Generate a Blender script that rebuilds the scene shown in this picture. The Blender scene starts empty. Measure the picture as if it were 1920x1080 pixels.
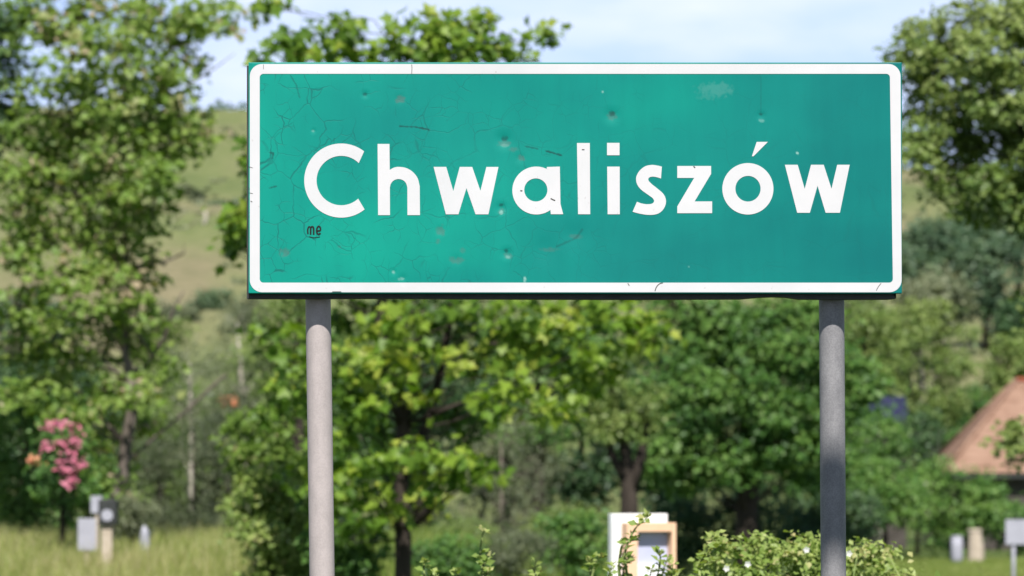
import bpy, math, random
import numpy as np
from mathutils import Vector, Matrix
from mathutils.geometry import delaunay_2d_cdt

# ------------------------------------------------------------------ scene, camera, light
S = bpy.context.scene
COL = S.collection
RNG = np.random.default_rng(11)
random.seed(5)
F = 7200.0            # focal length in photo pixels (135 mm lens, 36 mm sensor, 1920 px wide)
EYE = 1.6             # eye height above the road
HOR = 936.0           # photo row of the horizon

cam = bpy.data.cameras.new('camera')
cam_ob = bpy.data.objects.new('camera', cam)
COL.objects.link(cam_ob)
cam.sensor_width = 36.0
cam.lens = F * 36.0 / 1920.0
cam.shift_y = (HOR - 540.0) / 1920.0
cam.clip_start = 0.1
cam.clip_end = 9000.0
cam_ob.location = (0, 0, EYE)
cam_ob.rotation_euler = (math.pi / 2, 0, 0)
cam.dof.use_dof = True
cam.dof.focus_distance = 9.4
cam.dof.aperture_fstop = 6.6
cam.dof.aperture_blades = 7
S.camera = cam_ob

S.view_settings.view_transform = 'Standard'
S.view_settings.look = 'None'
S.view_settings.exposure = 0.62
S.view_settings.gamma = 1.0
S.view_settings.use_curve_mapping = False
S.cycles.use_denoising = True
S.cycles.max_bounces = 5
S.cycles.diffuse_bounces = 2
S.cycles.glossy_bounces = 2
S.cycles.transparent_max_bounces = 6

SUN_EL, SUN_AZ = math.radians(50), math.radians(4)      # azimuth measured from straight behind the camera to the right
sun_dir = Vector((math.sin(SUN_AZ) * math.cos(SUN_EL), -math.cos(SUN_AZ) * math.cos(SUN_EL), math.sin(SUN_EL)))
sl = bpy.data.lights.new('sun', 'SUN')
sl.energy = 5.0
sl.angle = math.radians(0.53)
sl.color = (1.0, 0.96, 0.9)
so = bpy.data.objects.new('sun', sl)
COL.objects.link(so)
so.rotation_euler = (-sun_dir).to_track_quat('-Z', 'Y').to_euler()

W = bpy.data.worlds.new('World')
S.world = W
W.use_nodes = True
wn, wl = W.node_tree.nodes, W.node_tree.links
wn.clear()
w_out = wn.new('ShaderNodeOutputWorld')
w_bg = wn.new('ShaderNodeBackground')
w_bg.inputs['Strength'].default_value = 0.05
sky = wn.new('ShaderNodeTexSky')
sky.sky_type = 'NISHITA'
sky.sun_disc = False
sky.sun_elevation = SUN_EL
sky.sun_rotation = math.pi - SUN_AZ
sky.altitude = 300
sky.air_density = 1.0
sky.dust_density = 0.4
sky.ozone_density = 1.6
tc = wn.new('ShaderNodeTexCoord')
mp = wn.new('ShaderNodeMapping')
mp.inputs['Scale'].default_value = (1.0, 1.0, 3.4)
mp.inputs['Location'].default_value = (0.35, 0.1, 0.02)
cl = wn.new('ShaderNodeTexNoise')
cl.inputs['Scale'].default_value = 11.0
cl.inputs['Detail'].default_value = 5.0
cl.inputs['Roughness'].default_value = 0.5
cr = wn.new('ShaderNodeValToRGB')
cr.color_ramp.elements[0].position = 0.38
cr.color_ramp.elements[0].color = (0.0, 0.0, 0.0, 1)
cr.color_ramp.elements[1].position = 0.64
mx = wn.new('ShaderNodeMix')
mx.data_type = 'RGBA'
cc = wn.new('ShaderNodeMix')
cc.data_type = 'RGBA'
cc.inputs['A'].default_value = (8.6, 11.1, 17.2, 1)
cc.inputs['B'].default_value = (12.9, 13.9, 17.0, 1)
wl.new(cr.outputs['Color'], cc.inputs['Factor'])
wl.new(cc.outputs['Result'], mx.inputs['B'])
wl.new(tc.outputs['Generated'], mp.inputs['Vector'])
wl.new(mp.outputs['Vector'], cl.inputs['Vector'])
wl.new(cl.outputs['Fac'], cr.inputs['Fac'])
sepw = wn.new('ShaderNodeSeparateXYZ')
wl.new(tc.outputs['Generated'], sepw.inputs[0])
el = wn.new('ShaderNodeMapRange')
el.interpolation_type = 'SMOOTHSTEP'
el.inputs['From Min'].default_value = 0.12
el.inputs['From Max'].default_value = 0.42
el.inputs['To Min'].default_value = 1.0
el.inputs['To Max'].default_value = 0.0
wl.new(sepw.outputs['Z'], el.inputs['Value'])
fm = wn.new('ShaderNodeMath')
fm.operation = 'MULTIPLY'
fm.inputs[0].default_value = 0.9
wl.new(el.outputs[0], fm.inputs[1])
wl.new(fm.outputs[0], mx.inputs['Factor'])
wl.new(sky.outputs['Color'], mx.inputs['A'])
wl.new(mx.outputs['Result'], w_bg.inputs['Color'])
wl.new(w_bg.outputs['Background'], w_out.inputs['Surface'])


# ------------------------------------------------------------------ helpers
def P(px, py, D):
    """World point that stands D metres away in the direction of a photo pixel."""
    return np.array([(px - 960.0) / F * D, D, EYE + (HOR - py) / F * D])


def new_mat(name):
    m = bpy.data.materials.new(name)
    m.use_nodes = True
    n, l = m.node_tree.nodes, m.node_tree.links
    n.clear()
    out = n.new('ShaderNodeOutputMaterial')
    b = n.new('ShaderNodeBsdfPrincipled')
    l.new(b.outputs[0], out.inputs['Surface'])
    return m, n, l, b, out


def ramp(n, stops):
    r = n.new('ShaderNodeValToRGB')
    e = r.color_ramp.elements
    while len(e) < len(stops):
        e.new(0.5)
    for k, (p, c) in enumerate(stops):
        e[k].position = p
        e[k].color = (c[0], c[1], c[2], 1)
    return r


def noise(n, l, scale, detail=4, rough=0.55, stretch=None, coord='Object'):
    t = n.new('ShaderNodeTexCoord')
    x = n.new('ShaderNodeTexNoise')
    x.inputs['Scale'].default_value = scale
    x.inputs['Detail'].default_value = detail
    x.inputs['Roughness'].default_value = rough
    if stretch:
        mpn = n.new('ShaderNodeMapping')
        mpn.inputs['Scale'].default_value = stretch
        l.new(t.outputs[coord], mpn.inputs['Vector'])
        l.new(mpn.outputs['Vector'], x.inputs['Vector'])
    else:
        l.new(t.outputs[coord], x.inputs['Vector'])
    return x


def solid(name, c1, c2, scale=6.0, rough=0.7, spec=0.3, bump=0.0, stretch=None, metallic=0.0, detail=5):
    m, n, l, b, _ = new_mat(name)
    x = noise(n, l, scale, detail, 0.6, stretch)
    r = ramp(n, [(0.3, c1), (0.7, c2)])
    l.new(x.outputs['Fac'], r.inputs['Fac'])
    l.new(r.outputs['Color'], b.inputs['Base Color'])
    b.inputs['Roughness'].default_value = rough
    b.inputs['Specular IOR Level'].default_value = spec
    b.inputs['Metallic'].default_value = metallic
    if bump:
        bp = n.new('ShaderNodeBump')
        bp.inputs['Strength'].default_value = bump
        bp.inputs['Distance'].default_value = 0.01
        l.new(x.outputs['Fac'], bp.inputs['Height'])
        l.new(bp.outputs['Normal'], b.inputs['Normal'])
    return m


def leaf_mat(name, stops, trans=0.38, spec=0.35, rough=0.5, tmul=(1.25, 1.35, 0.5)):
    """Leaf blade: colour varies leaf by leaf with the face attribute 'tint'; part of the light shines through."""
    m, n, l, b, out = new_mat(name)
    a = n.new('ShaderNodeAttribute')
    a.attribute_name = 'tint'
    r = ramp(n, stops)
    l.new(a.outputs['Fac'], r.inputs['Fac'])
    l.new(r.outputs['Color'], b.inputs['Base Color'])
    b.inputs['Roughness'].default_value = rough
    b.inputs['Specular IOR Level'].default_value = spec
    t = n.new('ShaderNodeBsdfTranslucent')
    mu = n.new('ShaderNodeMix')
    mu.data_type = 'RGBA'
    mu.blend_type = 'MULTIPLY'
    mu.inputs['Factor'].default_value = 1.0
    mu.inputs['B'].default_value = (tmul[0], tmul[1], tmul[2], 1)
    l.new(r.outputs['Color'], mu.inputs['A'])
    l.new(mu.outputs['Result'], t.inputs['Color'])
    ms = n.new('ShaderNodeMixShader')
    ms.inputs['Fac'].default_value = trans
    l.new(b.outputs[0], ms.inputs[1])
    l.new(t.outputs[0], ms.inputs[2])
    l.new(ms.outputs[0], out.inputs['Surface'])
    return m


def link(name, me, mat=None, parent=None):
    o = bpy.data.objects.new(name, me)
    COL.objects.link(o)
    if mat is not None and me is not None and len(me.materials) == 0:
        me.materials.append(mat)
    if parent is not None:
        o.parent = parent
    return o


def thing(name, label, cat, loc=(0, 0, 0), group=None):
    o = bpy.data.objects.new(name, None)
    COL.objects.link(o)
    o.location = [float(v) for v in loc]
    o.empty_display_size = 0.2
    o['label'] = label
    o['category'] = cat
    if group:
        o['group'] = group
    return o


def tri_mesh(name, V, T, tint=None, smooth=False):
    """Fast mesh from numpy: V (n,3), T (m,3)."""
    me = bpy.data.meshes.new(name)
    V = np.ascontiguousarray(V, dtype=np.float32)
    T = np.ascontiguousarray(T, dtype=np.int32)
    me.vertices.add(len(V))
    me.vertices.foreach_set('co', V.ravel())
    me.loops.add(T.size)
    me.loops.foreach_set('vertex_index', T.ravel())
    me.polygons.add(len(T))
    me.polygons.foreach_set('loop_start', np.arange(0, T.size, T.shape[1], dtype=np.int32))
    if smooth:
        me.polygons.foreach_set('use_smooth', np.ones(len(T), dtype=bool))
    me.update(calc_edges=True)
    if tint is not None:
        a = me.attributes.new('tint', 'FLOAT', 'FACE')
        a.data.foreach_set('value', np.ascontiguousarray(tint, dtype=np.float32))
    return me


class MB:
    """Collects boxes, tubes and polygons into one mesh."""
    def __init__(self):
        self.v, self.f = [], []

    def add(self, vs, fs):
        k = len(self.v)
        self.v += [tuple(float(c) for c in p) for p in vs]
        self.f += [tuple(k + i for i in q) for q in fs]

    def box(self, x0, x1, y0, y1, z0, z1):
        self.add([(x0, y0, z0), (x1, y0, z0), (x1, y1, z0), (x0, y1, z0), (x0, y0, z1), (x1, y0, z1), (x1, y1, z1), (x0, y1, z1)],
                 [(3, 2, 1, 0), (4, 5, 6, 7), (0, 1, 5, 4), (1, 2, 6, 5), (2, 3, 7, 6), (3, 0, 4, 7)])

    def tube(self, pts, rad, n=8, cap=True):
        pts = [Vector([float(c) for c in p]) for p in pts]
        if not hasattr(rad, '__len__'):
            rad = [rad] * len(pts)
        k = len(self.v)
        up = Vector((0.31, 0.22, 0.93)).normalized()
        for i, p in enumerate(pts):
            d = (pts[min(i + 1, len(pts) - 1)] - pts[max(i - 1, 0)])
            d = d.normalized() if d.length > 1e-9 else Vector((0, 0, 1))
            a = d.cross(up if abs(d.dot(up)) < 0.98 else Vector((1, 0, 0))).normalized()
            b = d.cross(a)
            for j in range(n):
                t = 2 * math.pi * j / n
                q = p + (a * math.cos(t) + b * math.sin(t)) * rad[i]
                self.v.append(tuple(q))
        for i in range(len(pts) - 1):
            for j in range(n):
                j2 = (j + 1) % n
                self.f.append((k + i * n + j, k + (i + 1) * n + j, k + (i + 1) * n + j2, k + i * n + j2))
        if cap:
            self.f.append(tuple(k + j for j in range(n)))
            self.f.append(tuple(k + (len(pts) - 1) * n + j for j in reversed(range(n))))

    def build(self, name, mat, parent=None, smooth=False, bevel=0.0, off=(0, 0, 0)):
        me = bpy.data.meshes.new(name)
        vs = [(x - off[0], y - off[1], z - off[2]) for x, y, z in self.v]
        me.from_pydata(vs, [], self.f)
        if smooth:
            me.polygons.foreach_set('use_smooth', [True] * len(me.polygons))
        me.update()
        o = link(name, me, mat, parent)
        if bevel:
            bm = o.modifiers.new('bevel', 'BEVEL')
            bm.width = bevel
            bm.segments = 2
            bm.limit_method = 'ANGLE'
        return o


def sstep(a, b, x):
    t = np.clip((x - a) / (b - a), 0, 1)
    return t * t * (3 - 2 * t)


# ------------------------------------------------------------------ terrain
def ground_z(x, y):
    x, y = np.asarray(x, float), np.asarray(y, float)
    bank = 0.85 * sstep(32, 47, y) * (1 - sstep(-1.5, 3.5, x)) * (1 - 0.9 * sstep(80, 150, y))
    rise = np.maximum(y - 175, 0)
    hill = np.where(y < 700, rise * 0.1388, 525 * 0.1388 - 0.03 * (y - 700)) * sstep(160, 240, y)
    lat = 1 - 0.16 * sstep(-30, 95, x * 700 / np.maximum(y, 100))
    bumps = 0.8 * np.sin(x * 0.05 + 1) * np.sin(y * 0.031) * sstep(200, 320, y) + 0.05 * np.sin(x * 0.9) * np.sin(y * 0.4)
    return bank + hill * lat + bumps * sstep(20, 60, y)


def build_ground():
    ys = np.concatenate([np.linspace(-60, 25, 20), np.linspace(28, 120, 70), np.linspace(124, 900, 170), np.linspace(950, 4000, 20)])
    u = np.linspace(-1, 1, 161)
    xs = np.sign(u) * (np.abs(u) * 40 + np.abs(u) ** 4 * 1800)
    X, Y = np.meshgrid(xs, ys)
    Z = ground_z(X, Y)
    V = np.stack([X, Y, Z], -1).reshape(-1, 3)
    ny, nx = X.shape
    i = np.arange(ny * nx).reshape(ny, nx)
    Q = np.stack([i[:-1, :-1], i[:-1, 1:], i[1:, 1:], i[1:, :-1]], -1).reshape(-1, 4)
    me = tri_mesh('ground', V, Q, smooth=True)
    m, n, l, b, _ = new_mat('grass_ground')
    n1 = noise(n, l, 0.03, 7, 0.62, (1, 0.3, 1))
    n2 = noise(n, l, 0.7, 6, 0.65)
    rh = ramp(n, [(0.36, (0.115, 0.145, 0.058)), (0.46, (0.165, 0.185, 0.08)), (0.54, (0.195, 0.195, 0.10)), (0.64, (0.22, 0.19, 0.12))])
    rv = ramp(n, [(0.3, (0.05, 0.085, 0.022)), (0.7, (0.10, 0.13, 0.04))])
    l.new(n1.outputs['Fac'], rh.inputs['Fac'])
    l.new(n1.outputs['Fac'], rv.inputs['Fac'])
    tg = n.new('ShaderNodeTexCoord'); sg = n.new('ShaderNodeSeparateXYZ'); l.new(tg.outputs['Object'], sg.inputs[0])
    yr = n.new('ShaderNodeMapRange'); yr.inputs['From Min'].default_value = 150; yr.inputs['From Max'].default_value = 230
    l.new(sg.outputs['Y'], yr.inputs['Value'])
    r1 = n.new('ShaderNodeMix'); r1.data_type = 'RGBA'
    l.new(yr.outputs[0], r1.inputs['Factor']); l.new(rv.outputs['Color'], r1.inputs['A']); l.new(rh.outputs['Color'], r1.inputs['B'])
    r2 = ramp(n, [(0.3, (0.6, 0.7, 0.55)), (0.7, (1.12, 1.1, 1.05))])
    l.new(n2.outputs['Fac'], r2.inputs['Fac'])
    mu = n.new('ShaderNodeMix')
    mu.data_type = 'RGBA'
    mu.blend_type = 'MULTIPLY'
    mu.inputs['Factor'].default_value = 1
    l.new(r1.outputs['Result'], mu.inputs['A'])
    l.new(r2.outputs['Color'], mu.inputs['B'])
    l.new(mu.outputs['Result'], b.inputs['Base Color'])
    b.inputs['Roughness'].default_value = 0.95
    b.inputs['Specular IOR Level'].default_value = 0.1
    o = link('ground', me, m)
    o['kind'] = 'structure'


build_ground()


def build_road():  # unseen road added before the sign; dark asphalt cuts the bounce light
    m, n, l, b, _ = new_mat('asphalt')
    x = noise(n, l, 60, 4, 0.7)
    y = noise(n, l, 0.8, 4, 0.6)
    r = ramp(n, [(0.3, (0.035, 0.035, 0.036)), (0.7, (0.07, 0.068, 0.066))])
    mm = n.new('ShaderNodeMix'); mm.inputs['Factor'].default_value = 0.5
    l.new(x.outputs['Fac'], mm.inputs['A']); l.new(y.outputs['Fac'], mm.inputs['B'])
    l.new(mm.outputs['Result'], r.inputs['Fac'])
    l.new(r.outputs['Color'], b.inputs['Base Color'])
    b.inputs['Roughness'].default_value = 0.9
    V, Q = [], []
    xs = np.linspace(-60, 60, 61)
    for k, xx in enumerate(xs):
        V += [(xx, 1.2 - 0.15 * xx * 0.2, 0.03), (xx, 7.4 - 0.15 * xx * 0.2, 0.03)]
        if k:
            Q.append((2 * k - 2, 2 * k, 2 * k + 1, 2 * k - 1))
    o = link('road', tri_mesh('road', np.array(V), np.array(Q)), m)
    o['kind'] = 'structure'


build_road()

# ------------------------------------------------------------------ materials
M = {}
M['bark_dark'] = solid('bark_dark', (0.02, 0.016, 0.014), (0.065, 0.052, 0.042), 9, 0.9, 0.1, 0.6, (1, 1, 0.25))
M['bark_grey'] = solid('bark_grey', (0.10, 0.085, 0.07), (0.24, 0.20, 0.165), 9, 0.9, 0.1, 0.6, (1, 1, 0.25))
M['bark_mottled'] = solid('bark_mottled', (0.025, 0.02, 0.017), (0.21, 0.175, 0.15), 2.2, 0.9, 0.1, 0.6, (1, 1, 0.5))
M['bark_pale'] = solid('bark_pale', (0.30, 0.27, 0.22), (0.50, 0.45, 0.38), 5, 0.9, 0.1, 0.4)
M['stem_green'] = solid('stem_green', (0.16, 0.22, 0.07), (0.25, 0.30, 0.10), 9, 0.7, 0.2)
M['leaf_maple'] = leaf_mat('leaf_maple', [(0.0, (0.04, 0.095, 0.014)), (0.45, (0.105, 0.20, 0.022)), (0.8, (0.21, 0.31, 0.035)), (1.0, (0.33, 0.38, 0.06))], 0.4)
M['leaf_left'] = leaf_mat('leaf_left', [(0.0, (0.06, 0.115, 0.02)), (0.5, (0.15, 0.245, 0.04)), (0.88, (0.245, 0.33, 0.08)), (0.97, (0.28, 0.27, 0.13)), (1.0, (0.40, 0.32, 0.22))], 0.42)
M['leaf_olive'] = leaf_mat('leaf_olive', [(0.0, (0.05, 0.10, 0.022)), (0.5, (0.135, 0.205, 0.045)), (1.0, (0.245, 0.30, 0.095))], 0.34)
M['leaf_green'] = leaf_mat('leaf_green', [(0.0, (0.022, 0.065, 0.014)), (0.5, (0.07, 0.165, 0.03)), (1.0, (0.16, 0.27, 0.06))], 0.33)
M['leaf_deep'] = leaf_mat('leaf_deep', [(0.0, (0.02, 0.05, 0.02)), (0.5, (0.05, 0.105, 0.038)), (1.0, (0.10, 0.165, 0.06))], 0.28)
M['leaf_blue'] = leaf_mat('leaf_blue', [(0.0, (0.035, 0.075, 0.042)), (0.5, (0.075, 0.13, 0.065)), (1.0, (0.135, 0.19, 0.09))], 0.25)
M['leaf_grey'] = leaf_mat('leaf_grey', [(0.0, (0.05, 0.07, 0.035)), (0.5, (0.11, 0.135, 0.068)), (1.0, (0.20, 0.22, 0.125))], 0.25)
M['leaf_pale'] = leaf_mat('leaf_pale', [(0.0, (0.09, 0.15, 0.025)), (0.5, (0.20, 0.285, 0.06)), (0.85, (0.34, 0.40, 0.13)), (1.0, (0.44, 0.38, 0.18))], 0.36)
M['grass'] = leaf_mat('grass_blade', [(0.0, (0.10, 0.17, 0.03)), (0.5, (0.22, 0.29, 0.06)), (0.85, (0.36, 0.37, 0.13)), (1.0, (0.48, 0.43, 0.24))], 0.42)
M['pink'] = leaf_mat('petal_pink', [(0.0, (0.46, 0.10, 0.17)), (1.0, (0.62, 0.25, 0.32))], 0.3, tmul=(1, 1, 1))
M['orange_petal'] = leaf_mat('petal_orange', [(0.0, (0.50, 0.15, 0.07)), (1.0, (0.66, 0.30, 0.16))], 0.3, tmul=(1, 1, 1))
M['white_petal'] = leaf_mat('petal_white', [(0.0, (0.72, 0.72, 0.66)), (1.0, (0.82, 0.82, 0.78))], 0.3, tmul=(1, 1, 1))
M['white_paint'] = solid('white_paint', (0.70, 0.70, 0.70), (0.82, 0.82, 0.81), 5, 0.6, 0.3)
M['grey_white'] = solid('grey_white_paint', (0.28, 0.28, 0.33), (0.37, 0.37, 0.42), 5, 0.6, 0.3)
M['peach'] = solid('peach_paint', (0.70, 0.43, 0.27), (0.76, 0.52, 0.35), 5, 0.7, 0.2)
M['slate_blue'] = solid('slate_blue_paint', (0.40, 0.42, 0.58), (0.48, 0.50, 0.64), 3, 0.7, 0.2)
M['dark_metal'] = solid('dark_metal', (0.015, 0.018, 0.018), (0.035, 0.037, 0.036), 20, 0.6, 0.4)
M['concrete'] = solid('concrete', (0.34, 0.28, 0.22), (0.48, 0.41, 0.33), 14, 0.9, 0.1, 0.3)

# ------------------------------------------------------------------ leaf templates: (verts along +Y, normal +Z), triangles
LT = {}
LT['oval'] = (np.array([(0, 0, 0), (0.34, 0.45, 0.10), (0, 1, -0.06), (-0.34, 0.45, 0.10)]), np.array([(0, 1, 2), (0, 2, 3)]))
LT['slim'] = (np.array([(0, 0, 0), (0.17, 0.42, 0.05), (0, 1, -0.1), (-0.17, 0.42, 0.05)]), np.array([(0, 1, 2), (0, 2, 3)]))
LT['blade'] = (np.array([(0.32, 0.0, 0), (0.5, 0.5, 0.14), (0, 1, -0.05), (-0.5, 0.5, 0.14), (-0.32, 0, 0)]), np.array([(0, 1, 2), (0, 2, 4), (4, 2, 3)]))
_mp = np.array([(0, 0, 0), (0.42, 0.02, 0.05), (0.30, 0.26, 0.05), (0.56, 0.52, 0.10), (0.24, 0.56, 0.03), (0, 1, -0.08),
                (-0.24, 0.56, 0.03), (-0.56, 0.52, 0.10), (-0.30, 0.26, 0.05), (-0.42, 0.02, 0.05)])
LT['maple'] = (_mp, np.array([(0, 1, 2), (2, 3, 4), (0, 2, 4), (0, 4, 5), (0, 5, 6), (0, 6, 8), (6, 7, 8), (0, 8, 9)]))


def unit(a):
    return a / np.maximum(np.linalg.norm(a, axis=-1, keepdims=True), 1e-9)


def leaf_frames(pos, outw, rng, up=0.7, face=0.35, jit=0.55):
    """Tangent frames for leaves at pos, with the outward direction outw: returns (n,3,3) columns x, y (tip), z (normal)."""
    n = len(pos)
    nrm = unit(np.array([0, -face, up]) + 0.4 * outw + rng.normal(0, jit, (n, 3)))
    tip = unit(outw * 0.7 + np.array([0, 0, -0.35]) + rng.normal(0, 0.6, (n, 3)))
    tip = unit(tip - nrm * np.sum(tip * nrm, 1, keepdims=True))
    x = np.cross(tip, nrm)
    return np.stack([x, tip, nrm], -1)


def leaves_mesh(name, pos, fr, size, tint, kind, off):
    tv, tt = LT[kind]
    V = np.einsum('nij,kj->nki', fr, tv) * size[:, None, None] + pos[:, None, :]
    n, k = len(pos), len(tv)
    T = (tt[None] + (np.arange(n) * k)[:, None, None]).reshape(-1, 3)
    return tri_mesh(name, V.reshape(-1, 3) - np.asarray(off), T, np.repeat(tint, len(tt)))


DENS = 4.2


def scatter(clumps, spray_r, per, rng, density, shell=0.45):
    """Leaf positions in sprays spread through ellipsoidal clumps (centre, radii, tint): returns pos, outward, tint, spray list."""
    pos, outw, tin, twigs = [], [], [], []
    for c, r, t in clumps:
        c, r = np.asarray(c, float), np.asarray(r, float)
        ns = max(3, int(DENS * density * (r[0] * r[2]) / (spray_r * spray_r)))
        d = unit(rng.normal(0, 1, (ns, 3)))
        rad = shell + (1 - shell) * rng.random((ns, 1)) ** 0.6
        sc = c + d * r * rad
        for k in range(ns):
            m = max(2, int(per * rng.uniform(0.5, 1.5)))
            q = rng.normal(0, 1, (m, 3)) * np.array([1, 1, 0.5]) * spray_r * rng.uniform(0.55, 1.1)
            pos.append(sc[k] + q)
            outw.append(unit(d[k] * 0.8 + q / spray_r * 0.6))
            tin.append(np.clip(t + rng.normal(0, 0.14) + rng.normal(0, 0.13, m), 0, 1))
            twigs.append((c, sc[k]))
    return np.concatenate(pos), np.concatenate(outw), np.concatenate(tin), twigs


VARIANTS = {}


def leaf_variant(kind, mat, t):
    key = (kind, mat.name, int(t * 6.999))
    if key not in VARIANTS:
        tv, tt = LT[kind]
        me = tri_mesh('leaf', tv, tt, np.full(len(tt), (key[2] + 0.5) / 7))
        me.materials.append(mat)
        VARIANTS[key] = me
    return VARIANTS[key]


def foliage(parent, base, clumps, mat, kind='oval', size=0.1, spray_r=0.2, per=14, density=1.0, shell=0.45, singles=0,
            seed=1, name='crown', twig_mb=None, twig_r=0.004, face=0.35, up=0.7, jit=0.55, sizevar=0.3):
    rng = np.random.default_rng(seed)
    pos, outw, tint, twigs = scatter(clumps, spray_r, per, rng, density, shell)
    fr = leaf_frames(pos, outw, rng, up, face, jit)
    sz = size * np.clip(rng.normal(1, sizevar, len(pos)), 0.45, 1.7)
    rest = np.ones(len(pos), bool)
    if singles:
        u = 960 + pos[:, 0] / pos[:, 1] * F
        v = HOR - (pos[:, 2] - EYE) / pos[:, 1] * F
        vis = (u > 5) & (u < 1915) & (v > 5) & (v < 1075) & ~((u > 455) & (u < 1700) & (v > 105) & (v < 565))
        score = sz * np.abs(fr[:, 1, 2]) - 0.03 * (pos[:, 1] - pos[:, 1].min()) - 10 * (~vis)
        pick = np.argsort(-score)[:singles]
        pick = pick[vis[pick]]
        rest[pick] = False
        for i in pick:
            o = bpy.data.objects.new('leaf', leaf_variant(kind, mat, tint[i]))
            COL.objects.link(o)
            o.parent = parent
            mt = np.eye(4)
            mt[:3, :3] = fr[i] * sz[i]
            mt[:3, 3] = pos[i] - np.asarray(base)
            o.matrix_local = Matrix(mt.tolist())
    me = leaves_mesh(name, pos[rest], fr[rest], sz[rest], tint[rest], kind, base)
    o = link(name, me, mat, parent)
    o['kind'] = 'stuff'
    if twig_mb is not None:
        for k, (c, s) in enumerate(twigs):
            mid = (c + s) / 2 + rng.normal(0, 0.12, 3) * np.linalg.norm(s - c)
            twig_mb.tube([c, mid, s], [twig_r * 1.4, twig_r, twig_r * 0.5], 3, False)
    return o


def limb(mb, a, b, r0, r1, rng, wob=0.08, n=6, sides=6, sag=0.0):
    a, b = np.asarray(a, float), np.asarray(b, float)
    L = np.linalg.norm(b - a)
    ph = rng.normal(0, 1, (2, 3))
    pts, rad = [], []
    for i in range(n + 1):
        t = i / n
        w = (np.sin(t * math.pi) * ph[0] + np.sin(2 * t * math.pi) * ph[1] * 0.6) * wob * L
        pts.append(a + (b - a) * t + w + np.array([0, 0, sag * L * math.sin(t * math.pi)]))
        rad.append(r0 + (r1 - r0) * t)
    mb.tube(pts, rad, sides, True)


def trunk_with_limbs(mb, path, radii, clumps, rng, r_limb=0.3, sides=8, fork=0.5):
    """Tapered trunk along path and one limb from it to every clump centre."""
    path = [np.asarray(p, float) for p in path]
    mb.tube(path, radii, sides)
    for c, r, t in clumps:
        c = np.asarray(c, float)
        best = None
        for k, p in enumerate(path):
            dz = c[2] - p[2]
            cost = np.linalg.norm(c - p) + (4 * max(0, 0.25 - dz))
            if k == 0:
                cost += 2
            if best is None or cost < best[0]:
                best = (cost, k)
        k = best[1]
        limb(mb, path[k], c, max(radii[k] * r_limb * rng.uniform(0.35, 0.8), 0.006), 0.004, rng, 0.06, 6, 5, 0.03)


def pc(px, py, rpx, rpy, D, dy=0.0, tint=0.5, depth=0.9):
    """Clump given by its place and size in photo pixels at distance D + dy."""
    d = D + dy
    s = d / F
    return (P(px, py, d), np.array([rpx * s, rpx * s * depth, rpy * s]), tint)


def fill_clumps(px, py, rpx, rpy, D, n, rc, rng, tint=0.45, tvar=0.12, depth=0.8, shell=0.5, front=0.0):
    """n clumps spread through the ellipsoid of a crown."""
    out = []
    R = rpx * D / F
    for _ in range(n):
        d = rng.normal(0, 1, 3)
        d /= np.linalg.norm(d)
        if rng.random() < front:
            d[1] = -abs(d[1])
        k = shell + (1 - shell) * rng.random() ** 0.5
        s = rng.uniform(0.65, 1.3)
        out.append(pc(px + d[0] * rpx * k, py - d[2] * rpy * k, rc * s, rc * s * 0.72, D, d[1] * R * depth * k, tint + rng.normal(0, tvar)))
    return out


def tree(name, label, cat, base, trunk_path, radii, clumps, mat, bark, kind='oval', size=0.1, spray_r=0.2, per=14, density=1.0,
         singles=0, seed=1, group=None, crown='crown', trunk='trunk', shell=0.45, twigs=True, r_limb=0.3, extra=None, face=0.35, up=0.7, jit=0.55):
    rng = np.random.default_rng(seed + 100)
    t = thing(name, label, cat, base, group)
    mb = MB()
    trunk_with_limbs(mb, trunk_path, radii, clumps, rng, r_limb)
    if extra:
        for e in extra:
            mb.tube(e[0], e[1], 6)
    foliage(t, base, clumps, mat, kind, size, spray_r, per, density, shell, singles, seed, crown, mb if twigs else None,
            max(0.002, size * 0.03), face, up, jit)
    mb.build(trunk, bark, t, True, off=base)
    return t


def gbase(px, D):
    x = (px - 960) / F * D
    return np.array([x, D, float(ground_z(x, D))])


def auto_tree(name, label, cat, px, py, rpx, rpy, D, mat, bark, n=24, rc=None, size=None, seed=1, tint=0.45, trunk_px=None, tr=0.12, group=None,
              kind='oval', per=12, density=1.0, shell=0.5, crown='crown', trunk='trunk', twigs=False, tvar=0.12, front=0.6, low=0.75, jit=0.55):
    """A far tree or bush: crown ellipsoid in photo pixels at distance D, trunk standing on the ground."""
    rng = np.random.default_rng(seed)
    tpx = trunk_px if trunk_px is not None else px
    base = gbase(tpx, D)
    rc = rc or max(12, min(rpx, rpy) * 0.33)
    cl = fill_clumps(px, py, rpx - rc * 0.6, rpy - rc * 0.5, D, n, rc, rng, tint, tvar, 0.8, shell, front)
    top = P(px, py - rpy * 0.55, D)
    mid = P((px + tpx) / 2, py + rpy * 0.4, D)
    if mid[2] < base[2] + 0.1:
        mid[2] = (base[2] + top[2]) / 2
    path = [base - np.array([0, 0, 0.1]), base + (mid - base) * 0.5, mid, (mid + top) / 2, top]
    size = size or 9.0 * D / F
    return tree(name, label, cat, base, path, [tr * 1.2, tr, tr * 0.8, tr * 0.55, tr * 0.25], cl, mat, bark, kind, size, rc * 0.5 * D / F, per, density,
                0, seed, group, crown, trunk, 0.4, twigs, 0.35, jit=jit)


# ------------------------------------------------------------------ the town sign
SD = 9.4                          # distance of the sign's face
PXM = SD / F                      # metres per photo pixel on the sign


def sx(px):
    return (px - 960.0) * PXM


def sz(py):
    return EYE + (HOR - py) * PXM


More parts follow.
